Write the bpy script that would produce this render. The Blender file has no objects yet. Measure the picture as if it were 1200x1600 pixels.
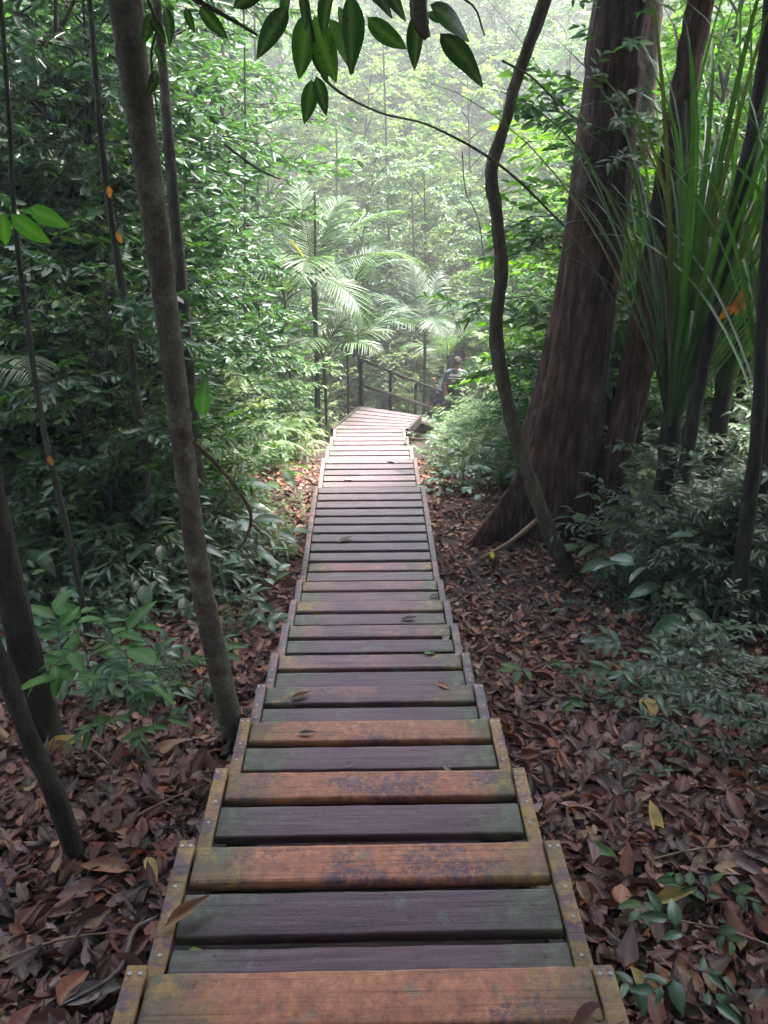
import bpy, math, random
import numpy as np
from mathutils import Vector, Matrix, Euler

SC = bpy.context.scene
COL = SC.collection
R = math.radians

# ---------------------------------------------------------------- camera
TH = R(26.0)
CT, ST = math.cos(TH), math.sin(TH)
CZ = 1.70
F = 1220.0
cam_d = bpy.data.cameras.new('camera')
cam_d.sensor_fit = 'VERTICAL'; cam_d.sensor_height = 36.0
cam_d.lens = F / 1600.0 * 36.0
cam_d.clip_start = 0.05; cam_d.clip_end = 1000
cam = bpy.data.objects.new('camera', cam_d); COL.objects.link(cam)
cam.location = (0, 0, CZ)
cam.rotation_euler = (R(90) - TH, 0, 0)
SC.camera = cam

# ---------------------------------------------------------------- world, sun, exposure
SUN_EL, SUN_AZ = R(68), R(50)          # azimuth measured from +Y (ahead) towards +X
w = bpy.data.worlds.new('World'); SC.world = w; w.use_nodes = True
nt = w.node_tree
bg = nt.nodes['Background']
sky = nt.nodes.new('ShaderNodeTexSky'); sky.sky_type = 'NISHITA'; sky.sun_disc = False
sky.sun_elevation = SUN_EL; sky.sun_rotation = SUN_AZ
sky.air_density = 1.0; sky.dust_density = 4.0; sky.ozone_density = 1.0
nt.links.new(sky.outputs[0], bg.inputs[0]); bg.inputs[1].default_value = 0.15
sd = bpy.data.lights.new('sun', 'SUN'); sd.energy = 3.2; sd.angle = R(12); sd.color = (1.0, 0.95, 0.88)
so = bpy.data.objects.new('sun', sd); COL.objects.link(so)
sdir = Vector((math.sin(SUN_AZ) * math.cos(SUN_EL), math.cos(SUN_AZ) * math.cos(SUN_EL), math.sin(SUN_EL)))
so.rotation_euler = sdir.to_track_quat('Z', 'Y').to_euler()
so.location = (2, 10, 30)
SC.view_settings.view_transform = 'Standard'; SC.view_settings.look = 'None'
SC.view_settings.gamma = 1.0
SC.view_settings.exposure = 3.1
SC.render.engine = 'CYCLES'
cy = SC.cycles
cy.max_bounces = 7; cy.diffuse_bounces = 4; cy.glossy_bounces = 2; cy.transmission_bounces = 3
cy.transparent_max_bounces = 4; cy.volume_bounces = 0
cy.use_denoising = True; cy.use_adaptive_sampling = True; cy.adaptive_threshold = 0.02
cy.sample_clamp_indirect = 6
cy.caustics_reflective = False; cy.caustics_refractive = False

# ---------------------------------------------------------------- coordinates
def P(px, py, D):
    u = (px - 600) / F; v = (py - 800) / F
    s = D / (CT - v * ST)
    return Vector((u * s, D, CZ - s * (ST + v * CT)))

# treads: (distance of the nosing, height below the eye)
NOSE = [(0.64, 1.54), (1.137, 1.70), (1.61, 1.845), (2.09, 2.035), (2.585, 2.235), (3.045, 2.42), (3.545, 2.60),
        (4.085, 2.775), (4.575, 2.91), (5.05, 3.035), (5.54, 3.155), (7.04, 3.155 + .0), (8.36, 3.39),
        (9.34, 3.62), (10.32, 3.86), (11.30, 4.10)]
_pd = np.array([-40, -6, 0.4, 1.14, 2.09, 3.04, 4.1, 5.54, 7.04, 8.4, 9.4, 11.3, 12.6, 14.6, 17.0, 20, 26, 32, 40, 60, 80, 300])
_ph = np.array([-9, -0.6, 1.54, 1.72, 2.05, 2.43, 2.79, 3.17, 3.26, 3.45, 3.68, 4.15, 4.4, 5.35, 6.3, 6.6, 5.6, 3.4, -0.4, -11, -14, -14])
def nz(x, y, s, k):
    return (np.sin(x * s + k) * np.cos(y * s * 1.13 + k * 2.1) + 0.5 * np.sin(x * s * 2.3 + y * s * 1.7 + k * 3))
def gz(x, y):
    x = np.asarray(x, float); y = np.asarray(y, float)
    base = CZ - np.interp(y, _pd, _ph) - 0.27
    a = np.abs(x + 0.1)
    side = np.clip((a - 0.9) / 2.5, 0, 1)
    lat = np.where(x > 0, np.clip(x - 3.0, 0, 40) * 0.10, np.clip(-x - 3.5, 0, 40) * 0.06)
    return base + side * (0.07 * nz(x, y, 1.7, .4) + 0.05 * nz(x, y, 4.1, 1.3)) + lat
def path_x(y):
    return -0.01 - 0.019 * y
def G(px, py):
    for D in np.arange(0.6, 40, 0.02):
        p = P(px, py, D)
        if p.z <= float(gz(p.x, p.y)): return p
    return p

# ---------------------------------------------------------------- material helpers
def new_mat(name):
    m = bpy.data.materials.new(name); m.use_nodes = True
    n = m.node_tree; n.nodes.clear()
    return m, n
def N(n, t, **kw):
    x = n.nodes.new(t)
    for k, v in kw.items():
        if k.startswith('i_'):
            key = k[2:]
            key = int(key) if key.isdigit() else key.replace('_', ' ')
            x.inputs[key].default_value = v
        else: setattr(x, k, v)
    return x
def ramp(n, stops, interp='LINEAR'):
    r = n.nodes.new('ShaderNodeValToRGB'); r.color_ramp.interpolation = interp
    e = r.color_ramp.elements
    while len(e) < len(stops): e.new(0.5)
    for k, (p, c) in enumerate(stops):
        e[k].position = p; e[k].color = (c[0], c[1], c[2], 1)
    return r
def mixc(n, fac, a, b, mode='MIX'):
    m = n.nodes.new('ShaderNodeMix'); m.data_type = 'RGBA'; m.blend_type = mode
    L = n.links.new
    for k, v in ((0, fac), (6, a), (7, b)):
        if hasattr(v, 'is_output') or isinstance(v, bpy.types.NodeSocket): L(v, m.inputs[k])
        elif k == 0: m.inputs[0].default_value = v
        else: m.inputs[k].default_value = (v[0], v[1], v[2], 1)
    return m.outputs[2]

def leaf_mat(name, cols, trans=0.35, rough=0.5, spec=0.4, tcol=(1.25, 1.5, 0.45), spots=0.0):
    """cols: ramp colours over the per-leaf random value"""
    m, n = new_mat(name); L = n.links.new
    at = N(n, 'ShaderNodeAttribute', attribute_name='rnd')
    rp = ramp(n, [(i / max(1, len(cols) - 1), c) for i, c in enumerate(cols)])
    L(at.outputs['Fac'], rp.inputs[0])
    col = rp.outputs[0]
    tc = N(n, 'ShaderNodeTexCoord')
    no = N(n, 'ShaderNodeTexNoise'); no.inputs['Scale'].default_value = 9.0; no.inputs['Detail'].default_value = 3
    L(tc.outputs['Object'], no.inputs['Vector'])
    r2 = ramp(n, [(0.3, (.72, .74, .78)), (0.7, (1.25, 1.22, 1.1))]); L(no.outputs[0], r2.inputs[0])
    col = mixc(n, 1.0, col, r2.outputs[0], 'MULTIPLY')
    # blade value: lighter midrib
    vn = N(n, 'ShaderNodeAttribute', attribute_name='rib')
    col2 = mixc(n, vn.outputs['Fac'], col, mixc(n, 0.25, col, (.30, .34, .18)))
    if spots > 0:
        v2 = N(n, 'ShaderNodeTexNoise'); v2.inputs['Scale'].default_value = 55; v2.inputs['Detail'].default_value = 4
        L(tc.outputs['Object'], v2.inputs['Vector'])
        r3 = ramp(n, [(0.60, (0, 0, 0)), (0.68, (1, 1, 1))]); L(v2.outputs[0], r3.inputs[0])
        mm = N(n, 'ShaderNodeMath', operation='MULTIPLY'); L(r3.outputs[0], mm.inputs[0]); mm.inputs[1].default_value = spots
        col2 = mixc(n, mm.outputs[0], col2, (.035, .022, .018))
    b = N(n, 'ShaderNodeBsdfPrincipled'); L(col2, b.inputs['Base Color'])
    b.inputs['Roughness'].default_value = rough; b.inputs['Specular IOR Level'].default_value = spec
    out = N(n, 'ShaderNodeOutputMaterial')
    if trans > 0:
        t = N(n, 'ShaderNodeBsdfTranslucent')
        L(mixc(n, 1.0, col2, tcol, 'MULTIPLY'), t.inputs[0])
        ms = N(n, 'ShaderNodeMixShader'); ms.inputs[0].default_value = trans
        L(b.outputs[0], ms.inputs[1]); L(t.outputs[0], ms.inputs[2]); L(ms.outputs[0], out.inputs[0])
    else: L(b.outputs[0], out.inputs[0])
    return m

def bark_mat(name, c1, c2, c3, stretch=(1, 1, .12), scale=14, bump=.5, lichen=None, lich=(.56, .64)):
    m, n = new_mat(name); L = n.links.new
    tc = N(n, 'ShaderNodeTexCoord')
    mp = N(n, 'ShaderNodeMapping'); mp.inputs['Scale'].default_value = stretch
    L(tc.outputs['Object'], mp.inputs[0])
    no = N(n, 'ShaderNodeTexNoise'); no.inputs['Scale'].default_value = scale; no.inputs['Detail'].default_value = 7; no.inputs['Roughness'].default_value = .65
    L(mp.outputs[0], no.inputs[0])
    rp = ramp(n, [(.3, c1), (.5, c2), (.72, c3)]); L(no.outputs[0], rp.inputs[0])
    col = rp.outputs[0]
    n2 = N(n, 'ShaderNodeTexNoise'); n2.inputs['Scale'].default_value = 2.3; n2.inputs['Detail'].default_value = 5
    L(tc.outputs['Object'], n2.inputs[0])
    r2 = ramp(n, [(.3, (.6, .6, .62)), (.7, (1.35, 1.3, 1.2))]); L(n2.outputs[0], r2.inputs[0])
    col = mixc(n, 1, col, r2.outputs[0], 'MULTIPLY')
    if lichen:
        n3 = N(n, 'ShaderNodeTexNoise'); n3.inputs['Scale'].default_value = 5; n3.inputs['Detail'].default_value = 8; n3.inputs['Roughness'].default_value = .7
        L(tc.outputs['Object'], n3.inputs[0])
        r3 = ramp(n, [(lich[0], (0, 0, 0)), (lich[1], (1, 1, 1))]); L(n3.outputs[0], r3.inputs[0])
        col = mixc(n, r3.outputs[0], col, lichen)
    n4 = N(n, 'ShaderNodeTexNoise'); n4.inputs['Scale'].default_value = 75; n4.inputs['Detail'].default_value = 5; n4.inputs['Roughness'].default_value = .75
    L(tc.outputs['Object'], n4.inputs[0])
    r4 = ramp(n, [(.36, (.65, .63, .62)), (.5, (1, 1, 1)), (.66, (1.3, 1.3, 1.25))]); L(n4.outputs[0], r4.inputs[0])
    col = mixc(n, 1, col, r4.outputs[0], 'MULTIPLY')
    b = N(n, 'ShaderNodeBsdfPrincipled'); L(col, b.inputs['Base Color']); b.inputs['Roughness'].default_value = .85
    b.inputs['Specular IOR Level'].default_value = .25
    bm = N(n, 'ShaderNodeBump'); bm.inputs['Strength'].default_value = bump; bm.inputs['Distance'].default_value = .035
    L(no.outputs[0], bm.inputs['Height']); L(bm.outputs[0], b.inputs['Normal'])
    out = N(n, 'ShaderNodeOutputMaterial'); L(b.outputs[0], out.inputs[0])
    return m

def plain_mat(name, c, rough=.6, metal=0, noise=0.25, scale=30):
    m, n = new_mat(name); L = n.links.new
    tc = N(n, 'ShaderNodeTexCoord'); no = N(n, 'ShaderNodeTexNoise'); no.inputs['Scale'].default_value = scale; no.inputs['Detail'].default_value = 4
    L(tc.outputs['Object'], no.inputs[0])
    lo, hi = 1 - noise, 1 + noise
    rp = ramp(n, [(.3, tuple(x * lo for x in c)), (.7, tuple(x * hi for x in c))]); L(no.outputs[0], rp.inputs[0])
    b = N(n, 'ShaderNodeBsdfPrincipled'); L(rp.outputs[0], b.inputs['Base Color'])
    b.inputs['Roughness'].default_value = rough; b.inputs['Metallic'].default_value = metal
    out = N(n, 'ShaderNodeOutputMaterial'); L(b.outputs[0], out.inputs[0])
    return m

def wood_mat(name, orange, orange_w, yellow=0.0, ostr=.9, strip=False, base3=((.105, .054, .066), (.165, .092, .108), (.235, .145, .165)), alg=.85):
    """weathered board: dark violet-brown paint, rust-orange algae film, green at the ends, pale lichen"""
    m, n = new_mat(name); L = n.links.new
    tc = N(n, 'ShaderNodeTexCoord'); oi = N(n, 'ShaderNodeObjectInfo')
    off = N(n, 'ShaderNodeMath', operation='MULTIPLY'); L(oi.outputs['Random'], off.inputs[0]); off.inputs[1].default_value = 37.0
    cmb = N(n, 'ShaderNodeCombineXYZ'); L(off.outputs[0], cmb.inputs[0]); L(off.outputs[0], cmb.inputs[1]); L(off.outputs[0], cmb.inputs[2])
    add = N(n, 'ShaderNodeVectorMath', operation='ADD'); L(tc.outputs['Object'], add.inputs[0]); L(cmb.outputs[0], add.inputs[1])
    V = add.outputs[0]
    def noise(sc, det=5, ro=.6, vec=V):
        x = N(n, 'ShaderNodeTexNoise'); x.inputs['Scale'].default_value = sc; x.inputs['Detail'].default_value = det; x.inputs['Roughness'].default_value = ro
        L(vec, x.inputs[0]); return x.outputs[0]
    st = N(n, 'ShaderNodeMapping'); st.inputs['Scale'].default_value = (.35, 6, 6); L(V, st.inputs[0])
    grain = noise(9, 6, .6, st.outputs[0])
    base = ramp(n, [(.3, base3[0]), (.55, base3[1]), (.75, base3[2])]); L(grain, base.inputs[0])
    col = base.outputs[0]
    # broad orange film broken into speckles
    big = noise(13 if strip else 3.2, 3, .5); fine = noise(60, 6, .8)
    mz = N(n, 'ShaderNodeMath', operation='MULTIPLY_ADD'); L(fine, mz.inputs[0]); mz.inputs[1].default_value = .75; L(big, mz.inputs[2])
    r = ramp(n, [(min(.985, .8 * (.875 - orange)), (0, 0, 0)), (min(1, .8 * (.875 - orange + orange_w)), (1, 1, 1))])
    md = N(n, 'ShaderNodeMath', operation='MULTIPLY'); L(mz.outputs[0], md.inputs[0]); md.inputs[1].default_value = .8
    L(md.outputs[0], r.inputs[0])
    oc = ramp(n, [(.35, (.33, .15, .095)), (.55, (.52, .245, .155)), (.72, (.64, .35, .24))] if ostr < .8 else [(.35, (.30, .115, .060)), (.55, (.51, .195, .095)), (.72, (.64, .30, .15))] if not strip else [(.35, (.24, .13, .05)), (.55, (.36, .21, .06)), (.72, (.42, .28, .12))]); L(noise(25, 5, .7), oc.inputs[0])
    rf = N(n, 'ShaderNodeMath', operation='MULTIPLY'); L(r.outputs[0], rf.inputs[0]); rf.inputs[1].default_value = ostr
    col = mixc(n, rf.outputs[0], col, oc.outputs[0])
    # green algae towards the board ends: |x| from the object's own middle
    sx = N(n, 'ShaderNodeSeparateXYZ'); L(tc.outputs['Object'], sx.inputs[0])
    ax = N(n, 'ShaderNodeMath', operation='ABSOLUTE'); L(sx.outputs[0], ax.inputs[0])
    en = N(n, 'ShaderNodeMath', operation='MULTIPLY_ADD'); L(noise(7, 5, .6), en.inputs[0]); en.inputs[1].default_value = .55; L(ax.outputs[0], en.inputs[2])
    ge = ramp(n, [(.26, (0, 0, 0)), (.42, (1, 1, 1))] if strip else [(.55, (0, 0, 0)), (.74, (1, 1, 1))]); L(en.outputs[0], ge.inputs[0])
    gf = N(n, 'ShaderNodeMath', operation='MULTIPLY'); L(ge.outputs[0], gf.inputs[0]); gf.inputs[1].default_value = alg
    gc = ramp(n, [(.35, (.055, .070, .045)), (.52, (.12, .125, .060)), (.62, (.34, .22, .05) if yellow else (.15, .17, .12))]); L(noise(14, 5, .7), gc.inputs[0])
    col = mixc(n, gf.outputs[0], col, gc.outputs[0])
    # pale crusty lichen spots
    ls = ramp(n, [(.61, (0, 0, 0)), (.63, (1, 1, 1))]); L(noise(8.5, 9, .68), ls.inputs[0])
    lf = N(n, 'ShaderNodeMath', operation='MULTIPLY'); L(ls.outputs[0], lf.inputs[0]); lf.inputs[1].default_value = .55
    col = mixc(n, lf.outputs[0], col, (.17, .19, .15))
    # dirt speckle
    ds = ramp(n, [(.28, (.35, .33, .33)), (.42, (1, 1, 1))]); L(noise(42, 4, .7), ds.inputs[0])
    col = mixc(n, .8, col, ds.outputs[0], 'MULTIPLY')
    sm_ = N(n, 'ShaderNodeMapping'); sm_.inputs['Scale'].default_value = (1.2, 60, 30); L(V, sm_.inputs[0])
    sk = ramp(n, [(.34, (.45, .42, .42)), (.43, (1, 1, 1)), (.7, (1.12, 1.12, 1.12))]); L(noise(2.2, 4, .6, sm_.outputs[0]), sk.inputs[0])
    col = mixc(n, .7, col, sk.outputs[0], 'MULTIPLY')
    rv = ramp(n, [(0, (.82, .82, .86)), (1, (1.18, 1.12, 1.1))]); L(oi.outputs['Random'], rv.inputs[0])
    col = mixc(n, 1, col, rv.outputs[0], 'MULTIPLY')
    b = N(n, 'ShaderNodeBsdfPrincipled'); L(col, b.inputs['Base Color'])
    rr = N(n, 'ShaderNodeMapRange'); L(fine, rr.inputs[0]); rr.inputs['To Min'].default_value = .38; rr.inputs['To Max'].default_value = .7
    L(rr.outputs[0], b.inputs['Roughness']); b.inputs['Specular IOR Level'].default_value = .45
    bm = N(n, 'ShaderNodeBump'); bm.inputs['Strength'].default_value = .5; bm.inputs['Distance'].default_value = .005
    hh = N(n, 'ShaderNodeMath', operation='ADD'); L(grain, hh.inputs[0]); L(fine, hh.inputs[1]); L(hh.outputs[0], bm.inputs['Height'])
    L(bm.outputs[0], b.inputs['Normal'])
    out = N(n, 'ShaderNodeOutputMaterial'); L(b.outputs[0], out.inputs[0])
    return m

M = {}
M['nose'] = wood_mat('nose_board_wood', .095, .08, 1, alg=.8)
M['nose_far'] = wood_mat('worn_nose_board_wood', .06, .30, 1, .7)
M['board'] = wood_mat('board_wood', -.33, .10)
GLARE_GREY = ((.085, .058, .068), (.130, .095, .108), (.185, .145, .160))  # glare on the far boards put into a greyer wood colour; strips share it
M['board_far'] = wood_mat('glare_greyed_board_wood', -.2, .3, 0, .4, base3=GLARE_GREY, alg=.3)
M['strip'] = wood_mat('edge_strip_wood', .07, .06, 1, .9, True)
M['strip_far'] = wood_mat('grey_edge_strip_wood', .02, .25, 1, .5, True, GLARE_GREY, .5)
M['beam'] = plain_mat('beam_wood', (.05, .038, .036), .8)
M['rail'] = plain_mat('rail_wood', (.022, .022, .018), .8)
M['screw'] = plain_mat('screw_steel', (.42, .41, .38), .45, .6)
M['bark_grey'] = bark_mat('pale_bark', (.060, .055, .040), (.115, .104, .075), (.20, .185, .14), (1, 1, .8), 16, .4, (.085, .048, .036), (.52, .60))
M['bark_green'] = bark_mat('greenish_bark', (.035, .040, .026), (.06, .064, .042), (.10, .10, .07), (1, 1, .4), 14, .3, (.13, .135, .10))
M['bark_big'] = bark_mat('fissured_red_bark', (.014, .008, .006), (.088, .046, .034), (.23, .135, .098), (1, 1, .13), 24, 1.0, (.13, .125, .10), (.58, .68))
M['bark_vine'] = bark_mat('woody_vine_bark', (.05, .04, .026), (.12, .10, .065), (.21, .185, .13), (1, 1, .3), 22, .8, (.085, .085, .05))
M['bark_dark'] = bark_mat('dark_bark', (.018, .015, .012), (.036, .031, .024), (.07, .062, .048), (1, 1, .25), 18, .6, (.12, .12, .10), (.63, .68))
M['twig'] = plain_mat('twig_bark', (.075, .058, .042), .8)
M['stem'] = plain_mat('green_stem', (.05, .065, .03), .7)
M['stick'] = plain_mat('bare_stick', (.26, .17, .10), .8)
M['leaf_mid'] = leaf_mat('understory_leaf', [(.028, .075, .028), (.042, .105, .034), (.060, .14, .040), (.085, .17, .042)], .38)
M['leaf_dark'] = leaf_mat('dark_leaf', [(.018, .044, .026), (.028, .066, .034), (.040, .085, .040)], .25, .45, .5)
M['leaf_lime'] = leaf_mat('lime_leaf', [(.07, .18, .022), (.12, .25, .028), (.18, .31, .035)], .5)
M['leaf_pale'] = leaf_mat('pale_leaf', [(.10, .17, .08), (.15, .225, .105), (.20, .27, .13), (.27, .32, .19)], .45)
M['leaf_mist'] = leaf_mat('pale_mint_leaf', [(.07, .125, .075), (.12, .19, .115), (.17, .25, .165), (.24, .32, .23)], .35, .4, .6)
M['leaf_blue'] = leaf_mat('bluish_leaf', [(.036, .092, .048), (.060, .135, .070), (.095, .18, .095)], .3, .36, .7)
M['leaf_over'] = leaf_mat('overhanging_leaf', [(.014, .042, .016), (.022, .064, .019), (.036, .095, .022), (.07, .16, .028)], .45, .5, .4, spots=.8)
M['frond'] = leaf_mat('palm_leaflet', [(.045, .095, .045), (.08, .145, .07), (.12, .19, .10)], .4, .42, .5)
M['frond_dark'] = leaf_mat('dark_palm_leaflet', [(.028, .068, .040), (.045, .10, .055)], .35, .42, .5)
M['strap'] = leaf_mat('strap_leaf', [(.010, .032, .010), (.018, .060, .014), (.036, .115, .020), (.05, .15, .022), (.022, .075, .018), (.03, .09, .02), (.09, .07, .03)], .3, .45, .4, spots=.4)
M['yellow'] = leaf_mat('yellowing_leaf', [(.42, .38, .03), (.50, .42, .05)], .4)
M['bright'] = leaf_mat('bright_green_leaf', [(.05, .17, .02), (.08, .22, .03)], .45)
M['orange'] = leaf_mat('orange_dead_leaf', [(.40, .11, .02), (.52, .16, .03)], .4)
LITTER = [(.030, .011, .011), (.070, .025, .023), (.150, .052, .040), (.060, .026, .028), (.22, .085, .055), (.10, .040, .038), (.28, .130, .090), (.045, .018, .019), (.13, .060, .058), (.34, .19, .14), (.33, .115, .045), (.08, .034, .031), (.33, .24, .21), (.025, .014, .012), (.36, .25, .14), (.05, .022, .020)]
LITTER = [(c[0] * 1.0, c[1] * .84, c[2] * .88) for c in LITTER]
M['litter'] = leaf_mat('fallen_leaf_litter', LITTER, .06, .6, .35, (1, .8, .6), spots=.5)
M['fallen_brown'] = leaf_mat('fallen_brown_leaf', [(.26, .11, .06), (.34, .15, .08)], .05, .55, .35, (1, .8, .6), spots=.5)
M['fallen_grey'] = leaf_mat('fallen_grey_leaf', [(.20, .155, .135), (.28, .23, .20)], .05, .6, .35, (1, .8, .6), spots=.4)
M['fallen_yellow'] = leaf_mat('fallen_yellow_leaf', [(.42, .26, .05), (.46, .32, .09)], .05, .55, .35, (1, .8, .6), spots=.4)
M['fallen_green'] = leaf_mat('fallen_green_leaf', [(.05, .14, .05), (.22, .30, .05)], .1, .5, .35)

def soil():
    m, n = new_mat('forest_soil'); L = n.links.new
    tc = N(n, 'ShaderNodeTexCoord'); no = N(n, 'ShaderNodeTexNoise'); no.inputs['Scale'].default_value = 9; no.inputs['Detail'].default_value = 9; no.inputs['Roughness'].default_value = .7
    L(tc.outputs['Object'], no.inputs[0])
    rp = ramp(n, [(.3, (.018, .011, .009)), (.55, (.045, .026, .020)), (.75, (.085, .052, .040))]); L(no.outputs[0], rp.inputs[0])
    b = N(n, 'ShaderNodeBsdfPrincipled'); L(rp.outputs[0], b.inputs['Base Color']); b.inputs['Roughness'].default_value = .95
    bm = N(n, 'ShaderNodeBump'); bm.inputs['Strength'].default_value = .8; bm.inputs['Distance'].default_value = .04
    L(no.outputs[0], bm.inputs['Height']); L(bm.outputs[0], b.inputs['Normal'])
    out = N(n, 'ShaderNodeOutputMaterial'); L(b.outputs[0], out.inputs[0]); return m
M['soil'] = soil()

# ---------------------------------------------------------------- mesh helpers
def link(name, me, mat=None, parent=None, loc=None):
    o = bpy.data.objects.new(name, me); COL.objects.link(o)
    if mat is not None and me is not None and not me.materials: me.materials.append(mat)
    if parent is not None: o.parent = parent
    if loc is not None: o.location = loc
    return o
def tag(o, label=None, cat=None, group=None, kind=None):
    if label: o['label'] = label
    if cat: o['category'] = cat
    if group: o['group'] = group
    if kind: o['kind'] = kind
    return o
def empty(name, loc=(0, 0, 0), rz=0):
    o = bpy.data.objects.new(name, None); COL.objects.link(o); o.location = loc; o.rotation_euler = (0, 0, rz)
    o.empty_display_size = .1
    return o
def copy_tree(o, parent=None):
    c = o.copy(); COL.objects.link(c)
    if parent is not None: c.parent = parent
    for ch in list(o.children): copy_tree(ch, c)
    return c
def np_mesh(name, V, loops, starts, totals, attrs=None, smooth=True):
    me = bpy.data.meshes.new(name)
    me.vertices.add(len(V)); me.vertices.foreach_set('co', np.asarray(V, np.float32).ravel())
    me.loops.add(len(loops)); me.loops.foreach_set('vertex_index', np.asarray(loops, np.int32))
    me.polygons.add(len(starts)); me.polygons.foreach_set('loop_start', np.asarray(starts, np.int32))
    me.polygons.foreach_set('loop_total', np.asarray(totals, np.int32))
    if smooth: me.polygons.foreach_set('use_smooth', np.ones(len(starts), bool))
    for k, v in (attrs or {}).items():
        a = me.attributes.new(k, 'FLOAT', 'POINT'); a.data.foreach_set('value', np.asarray(v, np.float32))
    me.update(calc_edges=True)
    return me

class Tubes:
    """collects tapered tubes into one mesh"""
    def __init__(s): s.V = []; s.F = []; s.n = 0
    def add(s, pts, rad, sides=6, wob=0, rng=None, flare=None):
        pts = [np.array(p, float) for p in pts]
        k = len(pts); rad = list(rad) if hasattr(rad, '__len__') else [rad] * k
        up = np.array((.13, .97, .21))
        base = s.n
        prev = None
        for i, p in enumerate(pts):
            t = pts[min(i + 1, k - 1)] - pts[max(i - 1, 0)]; t /= (np.linalg.norm(t) + 1e-9)
            a = prev if prev is not None else up
            a = a - t * a.dot(t)
            if np.linalg.norm(a) < .1: a = np.array((1., 0, 0)) - t * t[0]
            a /= np.linalg.norm(a); prev = a; b = np.cross(t, a)
            for j in range(sides):
                th = 2 * math.pi * j / sides
                r = rad[i]
                if wob: r *= 1 + wob * math.sin(3 * th + i * .7) * .5 + wob * (rng.random() - .5)
                s.V.append(p + (a * math.cos(th) + b * math.sin(th)) * r)
        for i in range(k - 1):
            for j in range(sides):
                j2 = (j + 1) % sides
                s.F.append((base + i * sides + j, base + i * sides + j2, base + (i + 1) * sides + j2, base + (i + 1) * sides + j))
        s.F.append(tuple(base + (k - 1) * sides + j for j in range(sides)))
        s.F.append(tuple(base + j for j in reversed(range(sides))))
        s.n += k * sides
    def mesh(s, name):
        loops = [v for f in s.F for v in f]; tot = [len(f) for f in s.F]
        st = np.concatenate(([0], np.cumsum(tot)[:-1]))
        return np_mesh(name, np.array(s.V), loops, st, tot)

def spline(pts, n):
    """Catmull-Rom through pts"""
    pts = [np.array(p, float) for p in pts]
    if len(pts) == 2: return [pts[0] + (pts[1] - pts[0]) * i / (n - 1) for i in range(n)]
    q = [2 * pts[0] - pts[1]] + pts + [2 * pts[-1] - pts[-2]]
    out = []
    for i in range(n):
        t = i / (n - 1) * (len(pts) - 1); k = min(int(t), len(pts) - 2); u = t - k
        a, b, c, d = q[k], q[k + 1], q[k + 2], q[k + 3]
        out.append(.5 * ((2 * b) + (-a + c) * u + (2 * a - 5 * b + 4 * c - d) * u * u + (-a + 3 * b - 3 * c + d) * u ** 3))
    return out

# leaf templates: unit length along +Y, X across, Z normal
def tmpl_simple(w=.36, fold=.10, droop=.10):
    V = np.array([(0, 0, 0), (-w * .42, .25, fold * .7 - droop * .06), (-w * .40, .68, fold * .6 - droop * .5), (0, 1, -droop), (w * .40, .68, fold * .6 - droop * .5), (w * .42, .25, fold * .7 - droop * .06)])
    Fc = [(0, 3, 2, 1), (0, 5, 4, 3)]
    rib = np.zeros(6)
    return V, Fc, rib
def tmpl_detail(w=.36, k=6, fold=.12, droop=.25, curl=0., wav=0.0, pet=.08, belly=.42):
    V = [(0, -pet, 0)]; rib = [1]; Fc = []
    # rows of 5: edge, mid, rib, mid, edge
    rows = []
    for i in range(k + 1):
        t = i / k
        ww = w * .5 * (math.sin(math.pi * min(1, max(0, t)) ** (.75 if belly < .5 else 1.0)) ** .8) if 0 < t < 1 else (0.01 if t else .012)
        z = -droop * t * t
        row = []
        for c in (-1, -.5, 0, .5, 1):
            zz = z + abs(c) * fold * ww * 2 + curl * (c * c) * ww + wav * math.sin(t * 9 + c * 2) * abs(c)
            row.append(len(V)); V.append((c * ww, t, zz)); rib.append(1.0 if c == 0 else 0.0)
        rows.append(row)
    for i in range(k):
        for c in range(4):
            Fc.append((rows[i][c], rows[i][c + 1], rows[i + 1][c + 1], rows[i + 1][c]))
    Fc.append((0, rows[0][4], rows[0][2])); Fc.append((0, rows[0][2], rows[0][0]))
    return np.array(V), Fc, np.array(rib, float)

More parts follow.
